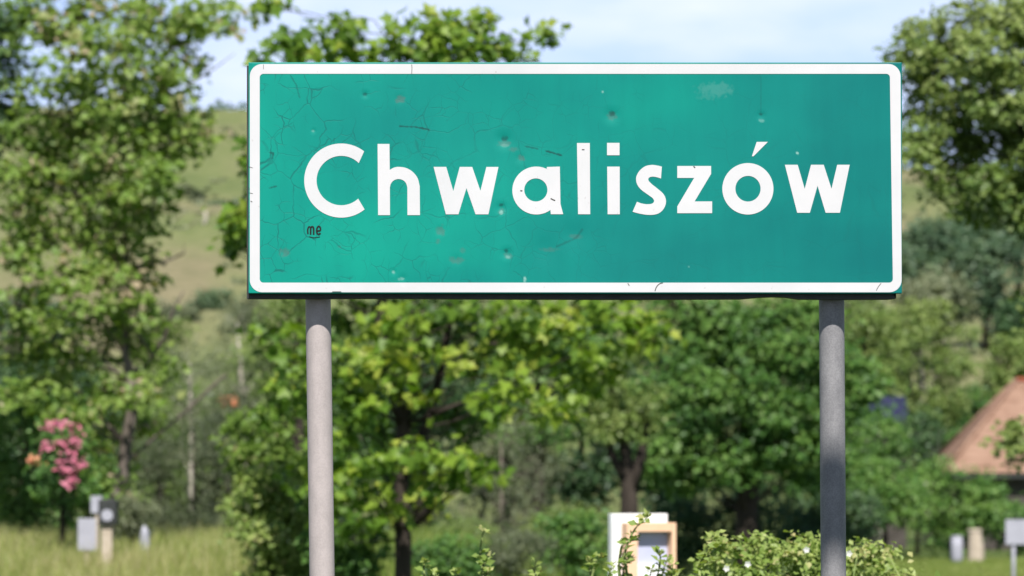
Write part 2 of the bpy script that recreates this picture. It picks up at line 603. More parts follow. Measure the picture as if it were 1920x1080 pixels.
# dents: (px, py, radius px, depth mm)
DENTS = [(685, 177, 7, 1.6), (945, 262, 15, 3.4), (1147, 217, 13, 2.6), (940, 390, 10, 2.6), (950, 475, 10, 2.4), (825, 432, 9, 1.2),
         (1427, 217, 8, 1.4), (750, 186, 9, 0.9), (532, 474, 9, 1.0), (855, 487, 10, 1.0), (975, 297, 9, 1.2), (1020, 468, 26, 1.6), (1075, 440, 24, 1.8), (588, 246, 5, 1.0),
         (755, 522, 8, 1.2), (738, 510, 6, 1.0)]


def warp(px, py):
    """Depth of the sign's face in metres (towards the camera is negative) at photo pixels px, py."""
    px, py = np.asarray(px, float), np.asarray(py, float)
    u, v = (px - 1080) / 610, (py - 335) / 217
    w = 0.0030 * np.sin(u * 3.1 + 0.6) * np.cos(v * 1.3) + 0.0016 * np.sin(u * 7.3 + v * 1.7) * (1 - 0.5 * v * v)
    w = w + 0.0045 * np.exp(-(((px - 960) / 120) ** 2 + ((py - 250) / 110) ** 2))
    w = w * (1 - np.clip(np.maximum(np.abs(u), np.abs(v)), 0, 1) ** 6)
    for a, b, r, d in DENTS:
        q = ((px - a) / r) ** 2 + ((py - b) / r) ** 2
        w = w + d * 0.001 * np.exp(-q * 1.4) - d * 0.00006 * np.exp(-((np.sqrt(q) - 1.7) ** 2) * 4)
    return w


sign = thing('town_sign', 'large green town name sign with white border on two grey poles', 'sign', (sx(1080), SD + 0.09, 0))
SB = np.array([sx(1080), SD + 0.09, 0.0])


def flat_shape(name, loops, lift, mat, parent=sign, step=7.0, thick=0.0006):
    """Sheeting cut to an outline (photo pixels; even-odd holes) that follows the dented face, lift metres in front of it."""
    pts, edges = [], []
    for lp in loops:
        dense = []
        for i in range(len(lp)):
            a, b = np.array(lp[i], float), np.array(lp[(i + 1) % len(lp)], float)
            k = max(1, int(np.hypot(*(b - a)) / step))
            dense += [a + (b - a) * t / k for t in range(k)]
        s = len(pts)
        pts += [tuple(p) for p in dense]
        edges += [(s + i, s + (i + 1) % len(dense)) for i in range(len(dense))]
    A = np.array(pts)

    def inside(q):
        c = False
        for lp in loops:
            m = len(lp)
            for i in range(m):
                x1, y1 = lp[i]
                x2, y2 = lp[(i + 1) % m]
                if (y1 > q[1]) != (y2 > q[1]) and q[0] < (x2 - x1) * (q[1] - y1) / (y2 - y1) + x1:
                    c = not c
        return c
    x0, y0 = A.min(0)
    x1, y1 = A.max(0)
    inner = []
    for gx in np.arange(x0 + step / 2, x1, step):
        for gy in np.arange(y0 + step / 2, y1, step):
            if inside((gx, gy)) and np.min(np.hypot(A[:, 0] - gx, A[:, 1] - gy)) > step * 0.45:
                inner.append((gx, gy))
    allp = [Vector(p) for p in pts + inner]
    vs, es, fs = delaunay_2d_cdt(allp, edges, [], 0, 1e-4)[:3]
    keep = [f for f in fs if inside(tuple(sum((vs[i] for i in f), Vector((0, 0))) / len(f)))]
    va = np.array([tuple(v) for v in vs])
    n = len(va)
    Yf = SD + warp(va[:, 0], va[:, 1]) - lift
    front = np.stack([sx(va[:, 0]), Yf, sz(va[:, 1])], -1)
    back = front + np.array([0, thick, 0])
    faces = []
    cnt = {}
    for f in keep:
        a, b, c = [va[i] for i in f[:3]]
        cr_ = (b[0] - a[0]) * (c[1] - a[1]) - (b[1] - a[1]) * (c[0] - a[0])
        f = tuple(f) if cr_ < 0 else tuple(reversed(f))
        f = tuple(reversed(f))
        faces.append(f)
        for i in range(len(f)):
            e = (f[i], f[(i + 1) % len(f)])
            cnt[e] = cnt.get(e, 0) + 1
    rim = [e for e in cnt if (e[1], e[0]) not in cnt]
    for a, b in rim:
        faces.append((b, a, a + n, b + n))
    me = bpy.data.meshes.new(name)
    me.from_pydata([tuple(p) for p in (np.concatenate([front, back]) - SB)], [], faces)
    me.update()
    return link(name, me, mat, parent)


def arc(cx, cy, r, a0, a1, n=24, ry=None):
    ry = ry or r
    return [(cx + r * math.cos(math.radians(a0 + (a1 - a0) * i / n)), cy + ry * math.sin(math.radians(a0 + (a1 - a0) * i / n))) for i in range(n + 1)]


def chain(pts, n=5):
    """Smooth open curve through pts (Catmull-Rom)."""
    p = [np.array(q, float) for q in pts]
    p = [2 * p[0] - p[1]] + p + [2 * p[-1] - p[-2]]
    out = []
    for i in range(1, len(p) - 2):
        for k in range(n):
            t = k / n
            out.append(tuple(0.5 * (2 * p[i] + (p[i + 1] - p[i - 1]) * t + (2 * p[i - 1] - 5 * p[i] + 4 * p[i + 1] - p[i + 2]) * t * t
                                    + (3 * p[i] - p[i - 1] - 3 * p[i + 1] + p[i + 2]) * t ** 3)))
    out.append(tuple(p[-2]))
    return out


def rrect(x0, y0, x1, y1, r, xr=0.0):
    """Rounded rectangle, the right edge leaning by xr pixels towards the bottom."""
    q = arc(x1 - r, y0 + r, r, -90, 0, 8) + [(a + xr, b) for a, b in arc(x1 - r, y1 - r, r, 0, 90, 8)] + arc(x0 + r, y1 - r, r, 90, 180, 8) + arc(x0 + r, y0 + r, r, 180, 270, 8)
    return q


# face of the sign: dense dented sheet, painted wear in a vertex colour (grey scuff, dark scratch and dent shade, pale scuff and dent highlight)
X0, X1, Y0, Y1 = 466.0, 1691.0, 117.0, 550.0


def build_panel():
    gx = np.arange(X0, X1 + 0.1, 1.75)
    gy = np.linspace(Y0, Y1, 249)
    PX, PY = np.meshgrid(gx, gy)
    Z = warp(PX, PY)
    ny, nx = PX.shape
    Vf = np.stack([sx(PX), SD + Z, sz(PY)], -1).reshape(-1, 3)
    i = np.arange(ny * nx).reshape(ny, nx)
    Q = np.stack([i[:-1, :-1], i[1:, :-1], i[1:, 1:], i[:-1, 1:]], -1).reshape(-1, 4)
    # folded rim and back sheet
    ring = np.concatenate([i[0, :], i[1:, -1], i[-1, -2::-1], i[-2:0:-1, 0]])
    nb = len(Vf)
    Vr = Vf[ring].copy()
    Vr[:, 1] = SD + 0.022
    k = np.arange(len(ring))
    k2 = (k + 1) % len(ring)
    Qr = np.stack([ring[k], ring[k2], nb + k2, nb + k], -1)
    V = np.concatenate([Vf, Vr])
    me = tri_mesh('panel', V - SB, np.concatenate([Q, Qr]), smooth=True)
    n = len(V)
    wear_and_shading = np.zeros((n, 4), np.float32)
    wear_and_shading[:, 3] = 1
    X, Y = PX.ravel(), PY.ravel()
    rng = np.random.default_rng(3)
    jag = rng.normal(0, 1, PX.shape)
    for _ in range(2):
        jag = (jag + np.roll(jag, 1, 0) + np.roll(jag, 1, 1) + np.roll(jag, -1, 0) + np.roll(jag, -1, 1)) / 5
    jag = (jag / jag.std()).ravel()

    def spot(ch, a, b, rx, ry, amt, ragged=0.35):
        q = ((X - a) / rx) ** 2 + ((Y - b) / ry) ** 2
        wear_and_shading[:nb, ch] = np.maximum(wear_and_shading[:nb, ch], amt * np.clip(1.25 - q + ragged * jag, 0, 1))

    def stroke(ch, pts, wd, amt):
        for (ax, ay), (bx, by) in zip(pts[:-1], pts[1:]):
            L2 = (bx - ax) ** 2 + (by - ay) ** 2
            t = np.clip(((X - ax) * (bx - ax) + (Y - ay) * (by - ay)) / L2, 0, 1)
            d = np.hypot(X - ax - t * (bx - ax), Y - ay - t * (by - ay))
            wear_and_shading[:nb, ch] = np.maximum(wear_and_shading[:nb, ch], amt * np.clip(1.3 - (d / wd) ** 2 + 0.25 * jag, 0, 1))
    for a, b, rx, ry, amt in [(750, 186, 9, 8, 0.55), (532, 474, 11, 8, 0.5), (826, 433, 8, 10, 0.45), (822, 452, 5, 5, 0.4), (855, 488, 12, 7, 0.4), (976, 297, 8, 6, 0.5),
                              (1147, 218, 10, 8, 0.4), (945, 268, 12, 6, 0.45), (940, 396, 7, 6, 0.35), (952, 480, 8, 7, 0.35), (962, 280, 10, 5, 0.35), (1030, 468, 18, 4, 0.3),
                              (1078, 444, 14, 5, 0.3), (868, 470, 5, 5, 0.3), (637, 463, 4, 3, 0.4)]:
        spot(0, a, b, rx, ry, amt)
    for a, b, r in [(684, 177, 5), (946, 259, 7), (1148, 213, 6), (940, 384, 4), (949, 470, 4), (1427, 214, 4), (511, 287, 3), (636, 461, 2)]:  # dark nicks, and shade painted at the tops of dents
        spot(1, a, b, r, r * 0.8, 0.55)
    stroke(1, [(750, 237), (778, 238), (804, 243)], 1.8, 0.75)
    stroke(1, [(985, 274), (1008, 279)], 1.5, 0.5)
    stroke(1, [(1024, 283), (1052, 291)], 1.9, 0.75)
    stroke(1, [(506, 286), (513, 287), (511, 297)], 1.5, 0.7)
    stroke(1, [(505, 353), (518, 349)], 1.6, 0.7)
    stroke(1, [(545, 142), (556, 160), (562, 184)], 1.2, 0.45)
    stroke(1, [(1426, 140), (1427, 212)], 1.1, 0.3)
    stroke(1, [(1045, 462), (1080, 446), (1092, 430)], 2.2, 0.35)
    for a, b, rx, ry, amt in [(1342, 168, 34, 14, 0.13), (1330, 180, 22, 8, 0.08), (1495, 287, 2.6, 2.6, 0.9), (587, 246, 3.4, 2.6, 0.6), (940, 398, 4, 4, 0.5), (952, 482, 5, 4, 0.35),
                              (946, 273, 8, 3, 0.15), (984, 524, 3, 6, 0.8), (738, 510, 3, 3, 0.5), (752, 523, 6, 3, 0.5), (1130, 172, 2, 2, 0.6), (1292, 500, 2, 2, 0.5), (1428, 226, 5, 3, 0.3)]:  # pale scuffs, and highlights painted along the lower side of dents
        spot(2, a, b, rx, ry, amt)
    ca = me.color_attributes.new('wear_and_shading', 'FLOAT_COLOR', 'POINT')
    ca.data.foreach_set('color', wear_and_shading.ravel())
    m, nn, l, b, _ = new_mat('green_sheeting')
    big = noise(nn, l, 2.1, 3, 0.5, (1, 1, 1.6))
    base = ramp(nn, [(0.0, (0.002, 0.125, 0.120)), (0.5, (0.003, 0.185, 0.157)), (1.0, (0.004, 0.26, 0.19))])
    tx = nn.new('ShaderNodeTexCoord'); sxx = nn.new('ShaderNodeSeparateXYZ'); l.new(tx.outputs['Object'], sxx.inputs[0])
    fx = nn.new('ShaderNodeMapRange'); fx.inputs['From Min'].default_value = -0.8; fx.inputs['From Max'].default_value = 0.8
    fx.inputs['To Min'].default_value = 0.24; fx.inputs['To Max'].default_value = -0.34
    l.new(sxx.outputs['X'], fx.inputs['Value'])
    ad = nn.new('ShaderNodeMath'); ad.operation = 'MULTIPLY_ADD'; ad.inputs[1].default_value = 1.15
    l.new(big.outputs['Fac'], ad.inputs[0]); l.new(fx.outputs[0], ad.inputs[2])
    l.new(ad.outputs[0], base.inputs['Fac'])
    # grime streaks running down
    st = noise(nn, l, 16, 5, 0.65, (1, 1, 0.12))
    sr = ramp(nn, [(0.3, (0.80, 0.84, 0.86)), (0.65, (1.0, 1.0, 1.0))])
    l.new(st.outputs['Fac'], sr.inputs['Fac'])
    m1 = nn.new('ShaderNodeMix'); m1.data_type = 'RGBA'; m1.blend_type = 'MULTIPLY'; m1.inputs['Factor'].default_value = 0.55
    l.new(base.outputs['Color'], m1.inputs['A']); l.new(sr.outputs['Color'], m1.inputs['B'])
    # crazed film: cracks between cells, denser towards the old left end
    t = nn.new('ShaderNodeTexCoord')
    dn = nn.new('ShaderNodeTexNoise'); dn.inputs['Scale'].default_value = 14; dn.inputs['Detail'].default_value = 3
    l.new(t.outputs['Object'], dn.inputs['Vector'])
    va = nn.new('ShaderNodeVectorMath'); va.operation = 'MULTIPLY_ADD'
    va.inputs[1].default_value = (0.05, 0.0, 0.05)
    l.new(dn.outputs['Color'], va.inputs[0]); l.new(t.outputs['Object'], va.inputs[2])
    fl = nn.new('ShaderNodeVectorMath'); fl.operation = 'MULTIPLY'; fl.inputs[1].default_value = (1, 0, 1)
    l.new(va.outputs[0], fl.inputs[0])
    masks = []
    for sc, wd in ((13.0, 0.020), (28.0, 0.024)):
        vo = nn.new('ShaderNodeTexVoronoi'); vo.feature = 'DISTANCE_TO_EDGE'; vo.inputs['Scale'].default_value = sc
        l.new(fl.outputs[0], vo.inputs['Vector'])
        mr = nn.new('ShaderNodeMapRange'); mr.inputs['From Min'].default_value = 0; mr.inputs['From Max'].default_value = wd
        mr.inputs['To Min'].default_value = 1; mr.inputs['To Max'].default_value = 0
        l.new(vo.outputs['Distance'], mr.inputs['Value'])
        pn = nn.new('ShaderNodeTexNoise'); pn.inputs['Scale'].default_value = 6 + sc * 0.2; pn.inputs['Detail'].default_value = 2
        l.new(t.outputs['Object'], pn.inputs['Vector'])
        pr = nn.new('ShaderNodeMapRange'); pr.inputs['From Min'].default_value = 0.47; pr.inputs['From Max'].default_value = 0.6
        l.new(pn.outputs['Fac'], pr.inputs['Value'])
        mm = nn.new('ShaderNodeMath'); mm.operation = 'MULTIPLY'
        l.new(mr.outputs[0], mm.inputs[0]); l.new(pr.outputs[0], mm.inputs[1])
        masks.append(mm)
    sxyz = nn.new('ShaderNodeSeparateXYZ'); l.new(t.outputs['Object'], sxyz.inputs[0])
    lr = nn.new('ShaderNodeMapRange'); lr.inputs['From Min'].default_value = -0.75; lr.inputs['From Max'].default_value = 0.25
    lr.inputs['To Min'].default_value = 1.0; lr.inputs['To Max'].default_value = 0.2
    l.new(sxyz.outputs['X'], lr.inputs['Value'])
    mxm = nn.new('ShaderNodeMath'); mxm.operation = 'MAXIMUM'
    l.new(masks[0].outputs[0], mxm.inputs[0]); l.new(masks[1].outputs[0], mxm.inputs[1])
    crk = nn.new('ShaderNodeMath'); crk.operation = 'MULTIPLY'
    l.new(mxm.outputs[0], crk.inputs[0]); l.new(lr.outputs[0], crk.inputs[1])
    c2 = nn.new('ShaderNodeMath'); c2.operation = 'MULTIPLY'; c2.inputs[1].default_value = 0.85
    l.new(crk.outputs[0], c2.inputs[0])
    m2 = nn.new('ShaderNodeMix'); m2.data_type = 'RGBA'; m2.inputs['B'].default_value = (0.008, 0.10, 0.09, 1)
    l.new(c2.outputs[0], m2.inputs['Factor']); l.new(m1.outputs['Result'], m2.inputs['A'])
    # scuffs, scratches and bare spots, plus painted shade and highlights at the dents
    at = nn.new('ShaderNodeVertexColor'); at.layer_name = 'wear_and_shading'
    sp = nn.new('ShaderNodeSeparateColor'); l.new(at.outputs['Color'], sp.inputs[0])
    last = m2
    for ch, colr in (('Red', (0.075, 0.125, 0.115)), ('Blue', (0.22, 0.40, 0.36)), ('Green', (0.010, 0.035, 0.035))):
        q = nn.new('ShaderNodeMix'); q.data_type = 'RGBA'; q.inputs['B'].default_value = (*colr, 1)
        l.new(sp.outputs[ch], q.inputs['Factor']); l.new(last.outputs['Result'], q.inputs['A'])
        last = q
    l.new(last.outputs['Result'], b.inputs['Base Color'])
    b.inputs['Roughness'].default_value = 0.38
    b.inputs['Specular IOR Level'].default_value = 0.16
    bp = nn.new('ShaderNodeBump'); bp.inputs['Strength'].default_value = 0.35; bp.inputs['Distance'].default_value = 0.0008; bp.invert = True
    l.new(crk.outputs[0], bp.inputs['Height']); l.new(bp.outputs['Normal'], b.inputs['Normal'])
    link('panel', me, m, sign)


build_panel()


def white_sheeting():
    m, n, l, b, _ = new_mat('white_sheeting')
    x = noise(n, l, 7, 5, 0.6)
    r = ramp(n, [(0.25, (0.48, 0.485, 0.49)), (0.6, (0.53, 0.525, 0.53))])
    l.new(x.outputs['Fac'], r.inputs['Fac'])
    s = noise(n, l, 55, 2, 0.5)
    sr = ramp(n, [(0.70, (1, 1, 1)), (0.78, (0.66, 0.60, 0.58))])
    l.new(s.outputs['Fac'], sr.inputs['Fac'])
    q = n.new('ShaderNodeMix'); q.data_type = 'RGBA'; q.blend_type = 'MULTIPLY'; q.inputs['Factor'].default_value = 0.8
    l.new(r.outputs['Color'], q.inputs['A']); l.new(sr.outputs['Color'], q.inputs['B'])
    l.new(q.outputs['Result'], b.inputs['Base Color'])
    b.inputs['Roughness'].default_value = 0.45
    b.inputs['Specular IOR Level'].default_value = 0.35
    return m


M['white_sheet'] = white_sheeting()
flat_shape('border', [rrect(468.5, 120, 1688.5, 548, 23, 2.0), rrect(487, 138.5, 1668.5, 530, 7, 5.5)], 0.0009, M['white_sheet'], step=9.0)

L_C = arc(640, 338.7, 69.5, -52, -309, 60) + arc(640, 338.7, 46.3, -313, -45, 50)
L_h = ([(708, 270), (730.3, 270), (730.8, 318.7)] + chain([(730.8, 318.7), (739, 314.3), (748.5, 313), (762, 315.3), (774, 322.5), (783, 334), (787, 349)], 5)[1:]
       + [(787.5, 403.5), (764, 403.5), (763.8, 352)] + chain([(763.8, 352), (761.5, 344), (756, 338.2), (747.5, 335.8), (739, 338), (733.3, 344), (731, 352)], 5)[1:]
       + [(731.3, 403.5), (709, 403.5)])
L_w = [(813, 313), (836.7, 313), (850, 358.3), (862, 313), (885.4, 313), (900.8, 357.9), (912, 313), (934.6, 313), (915.8, 402), (891.7, 402), (874.6, 353), (859.6, 402), (836, 402)]
L_a = arc(1005.6, 357.2, 45, -62, -306, 44) + [(1030.6, 396.5), (1032.8, 401.6), (1056, 401.6), (1050.9, 382.3), (1049.7, 312.2), (1025.5, 313.3)]
L_a = arc(1005.6, 357.2, 45, -62, -306, 44) + [(1032.8, 401.6), (1056, 401.6), (1050.9, 382.3), (1049.7, 312.2), (1025.5, 313.0), (1025.0, 317.0)]
L_a_hole = arc(1004.7, 356.1, 21.7, 0, 350, 35)
L_l = [(1081.8, 268), (1105.9, 268), (1106.7, 401.6), (1083.9, 401.6)]
L_i = [(1138.5, 312.2), (1162, 312.2), (1162.2, 401.6), (1139.4, 401.6)]
L_i_dot = [(1138.2, 267.7), (1161.7, 267.7), (1161.7, 290.9), (1138.2, 290.9)]


def zs(u, v):
    return (940 + u / 5.818, 250 + v / 5.818)


L_s = (chain([zs(*q) for q in [(1752, 362), (1700, 349), (1640, 343), (1570, 358), (1510, 405), (1475, 465), (1472, 520), (1490, 570), (1530, 617), (1600, 668), (1650, 705),
                               (1667, 738), (1645, 765), (1590, 772), (1530, 763), (1480, 745)]], 4)
       + chain([zs(*q) for q in [(1432, 855), (1500, 873), (1580, 887), (1660, 887), (1720, 870), (1770, 825), (1796, 760), (1790, 700), (1760, 650), (1700, 598), (1640, 550),
                                 (1605, 510), (1612, 482), (1650, 471), (1700, 478), (1742, 492)]], 4))
L_z = [(1270, 311), (1333.4, 311), (1333.4, 326), (1302.5, 377.5), (1335.3, 377.5), (1335.3, 399.6), (1270, 399.6), (1270, 386.9), (1301.6, 333.4), (1270, 333.4)]
L_o = arc(1402.3, 354, 47.9, 0, 355, 70, 48.3)
L_o_hole = arc(1402.5, 353.8, 23.6, 0, 352, 43, 24.1)
L_acute = [(1418.8, 266), (1439.8, 266), (1412.8, 293), (1409.8, 293)]
L_w2 = [(1471.6, 309), (1495.6, 309), (1508.8, 354), (1520.6, 309), (1544.4, 309), (1559, 354), (1569.7, 309), (1593.1, 309), (1574.8, 399), (1548, 399), (1532.8, 348.4), (1518.5, 399), (1494.7, 399)]
for lps in ([L_C], [L_h], [L_w], [L_a, L_a_hole], [L_l], [L_i, L_i_dot], [L_s], [L_z], [L_o, L_o_hole, L_acute], [L_w2]):
    flat_shape('letter', lps, 0.0009, M['white_sheet'], step=6.0)

# black felt-pen scrawl under the C, and small cracks in the white film
M['ink'] = solid('black_ink', (0.006, 0.008, 0.008), (0.012, 0.014, 0.014), 40, 0.6, 0.2)
M['crack'] = solid('crack_dirt', (0.05, 0.055, 0.05), (0.09, 0.085, 0.075), 60, 0.9, 0.1)


def ribbon(pts, w):
    p = [np.array(q, float) for q in pts]
    lft, rgt = [], []
    for i in range(len(p)):
        d = p[min(i + 1, len(p) - 1)] - p[max(i - 1, 0)]
        d = d / max(np.hypot(*d), 1e-6)
        nrm = np.array([-d[1], d[0]])
        lft.append(tuple(p[i] + nrm * w / 2))
        rgt.append(tuple(p[i] - nrm * w / 2))
    return lft + rgt[::-1]


def ribbons(name, strokes, lift, mat, parent=sign):
    mb = MB()
    for pts, w in strokes:
        lp = ribbon(pts, w)
        n = len(pts)
        v = [(sx(a), SD + float(warp(a, b_)) - lift, sz(b_)) for a, b_ in lp]
        mb.add(v, [(i, 2 * n - 1 - i, 2 * n - 2 - i, i + 1) for i in range(n - 1)])
        lift += 0.00015
    return mb.build(name, mat, parent, off=SB)


ribbons('graffiti', [(chain([(577.5, 439), (577, 431), (579, 425.5), (582, 426)], 4), 2.8), (chain([(582.5, 425), (582.6, 433), (582.3, 440)], 3), 3.2),
                     (chain([(582.6, 427), (585.5, 425), (588, 428), (588.2, 440)], 4), 3.2),
                     (chain([(594.5, 433), (600.5, 432), (600.5, 426.5), (597, 424.5), (594.2, 429), (594.3, 436), (597.5, 439.5), (601, 437)], 4), 3.0),
                     (chain([(580, 443.5), (588, 445.5), (600, 444)], 4), 1.1)], 0.0006, M['ink'])
for stroke_ in [(chain([(1243, 530.5), (1237, 532), (1231, 538), (1228, 546)], 4), 1.6), (chain([(1177, 531), (1180, 536)], 3), 1.3), ([(772, 121), (772.5, 128), (772, 138)], 1.1),
                       (chain([(494, 121), (494, 130)], 3), 0.9), (chain([(1652, 531), (1646, 539), (1643, 545)], 3), 1.1), ([(1032.5, 372), (1037, 374.5), (1041, 376)], 2.2),
                       ([(975.5, 357.5), (979.5, 358)], 2.2), ([(1091, 280.5), (1096, 280.5)], 1.8), ([(1300.5, 311.5), (1303.5, 314.5)], 2.0), ([(467.5, 313), (474, 315)], 1.0),
                       ([(623, 547), (640, 547)], 1.3), ([(468.5, 362), (474, 363)], 1.1), ([(470, 377), (473, 379)], 1.5)]:
    ribbons('film_crack', [stroke_], 0.0014, M['crack'])


def build_sign_support():
    # dark frame behind the face: it shows as a rim at the left and below
    fr = MB()
    y0, y1 = SD + 0.024, SD + 0.058
    fr.box(sx(461.5), sx(478), y0, y1, sz(557.5), sz(121))
    fr.box(sx(1660), sx(1680), y0 + 0.002, y1, sz(557), sz(124))
    # lower rail: thin sheet edge, bent and nicked
    ed = [(461.5, 559), (560, 559), (700, 558.5), (900, 559.5), (1060, 560), (1190, 560.5), (1300, 560), (1390, 559.5), (1425, 556.5), (1450, 555.5), (1476, 556.5), (1500, 560), (1600, 560.5), (1668, 560), (1682, 558.5), (1678, 553)]
    vs, n = [], len(ed)
    for yy in (y0 - 0.001, y1 + 0.004):
        for a, b_ in ed:
            vs.append((sx(a), yy, sz(b_)))
        for a, b_ in ed:
            vs.append((sx(a), yy, sz(530)))
    m2 = 2 * n
    fs = []
    for i in range(n - 1):
        fs += [(i, i + 1, n + i + 1, n + i), (m2 + i + 1, m2 + i, m2 + n + i, m2 + n + i + 1), (i + 1, i, m2 + i, m2 + i + 1)]
    fs += [(0, n, m2 + n, m2), (n - 1, m2 + n - 1, m2 + 2 * n - 1, 2 * n - 1)]
    fr.add(vs, fs)
    fr.box(sx(479), sx(1659), y0 + 0.003, y1 - 0.002, sz(145), sz(122))
    fr.build('back_frame', M['dark_metal'], sign, off=SB)
    bp = MB()
    bp.box(sx(468), sx(1689), SD + 0.018, SD + 0.0215, sz(548), sz(119))
    bp.build('back_sheet', solid('grey_zinc', (0.3, 0.3, 0.31), (0.42, 0.42, 0.43), 8, 0.5, 0.4, metallic=0.4), sign, off=SB)
    for k, (a0, a1, mat, lab) in enumerate(((597, 603.8, 'pole_warm', 'pale pinkish grey round pole'), (1559.5, 1562.7, 'pole_grey', 'darker speckled grey round pole'))):
        r = 0.0313
        yc = SD + 0.062 + r
        k1 = (a1 - a0) / 480.0
        pts = []
        for py in (150, 400, 600, 840, 1080, HOR + EYE / PXM):
            pts.append((sx(a0 + (py - 600) * k1) * yc / SD, yc, EYE + (HOR - py) * PXM))
        pts[-1] = (pts[-1][0], yc, -0.3)
        mb = MB()
        mb.tube(pts, r, 40)
        m, n, l, b, _ = new_mat(mat)
        x1 = noise(n, l, 30, 6, 0.7, (1, 1, 0.5))
        x2 = noise(n, l, 260, 2, 0.5)
        cs = [((0.315, 0.28, 0.27), (0.405, 0.355, 0.345)), ((0.165, 0.162, 0.170), (0.25, 0.244, 0.252))][k]
        r1 = ramp(n, [(0.3, cs[0]), (0.7, cs[1])])
        r2 = ramp(n, [(0.35, (0.8, 0.8, 0.8)), (0.62, (1.08, 1.08, 1.06))])
        l.new(x1.outputs['Fac'], r1.inputs['Fac']); l.new(x2.outputs['Fac'], r2.inputs['Fac'])
        q = n.new('ShaderNodeMix'); q.data_type = 'RGBA'; q.blend_type = 'MULTIPLY'; q.inputs['Factor'].default_value = 0.35 + 0.4 * k
        l.new(r1.outputs['Color'], q.inputs['A']); l.new(r2.outputs['Color'], q.inputs['B'])
        l.new(q.outputs['Result'], b.inputs['Base Color'])
        b.inputs['Roughness'].default_value = 0.6
        b.inputs['Specular IOR Level'].default_value = 0.3
        po = mb.build('pole', m, sign, True, off=SB)
        po['label'] = lab
        for zz in (200, 480):
            cb = MB()
            xx = sx(a0 + (zz - 600) * k1)
            cb.tube([(xx, yc, sz(zz) - 0.02), (xx, yc, sz(zz) + 0.02)], r + 0.004, 24)
            cb.box(xx - 0.055, xx + 0.055, SD + 0.0585, SD + 0.072, sz(zz) - 0.019, sz(zz) + 0.019)
            cb.build('clamp', M['dark_metal'], sign, off=SB)


build_sign_support()

# unseen guessed lamp, added right of and above the view: its head shades the foot of the sign's darker pole
def build_shade_caster_lamp():
    px_, pz_ = sx(1561), sz(963)
    d = 7.2
    hx, hy, hz = px_ + sun_dir.x * d, SD + 0.09 + sun_dir.y * d, pz_ + sun_dir.z * d
    bx = 3.4
    t = thing('shade_caster_lamp', 'unseen lamp shape added above the view to shade the darker pole', 'street lamp', (bx, hy, 0))
    o = (bx, hy, 0)
    met = solid('lamp_grey', (0.28, 0.28, 0.29), (0.4, 0.4, 0.41), 10, 0.55, 0.4)
    a = MB(); a.tube([(bx, hy, -0.2), (bx, hy, 3), (bx, hy, 6.2)], [0.07, 0.06, 0.045], 16); a.build('post', met, t, True, off=o)
    a = MB(); a.tube([(bx, hy, 6.2), (bx - 0.1, hy, hz - 0.1), (bx - 0.4, hy, hz + 0.03), (hx + 0.3, hy, hz + 0.02)], [0.045, 0.03, 0.028, 0.028], 10); a.build('arm', met, t, True, off=o)
    a = MB()
    a.tube([(hx + 0.36, hy, hz), (hx + 0.3, hy, hz), (hx + 0.1, hy, hz), (hx - 0.2, hy, hz), (hx - 0.36, hy, hz - 0.01), (hx - 0.42, hy, hz - 0.02)], [0.04, 0.07, 0.085, 0.095, 0.08, 0.03], 16)
    a.build('lamp_head', met, t, True, off=o)
    a = MB()
    a.tube([(hx + 0.05, hy, hz - 0.05), (hx - 0.1, hy, hz - 0.075), (hx - 0.28, hy, hz - 0.05)], [0.03, 0.055, 0.03], 12)
    a.build('lamp_glass', M['grey_white'], t, True, off=o)


build_shade_caster_lamp()


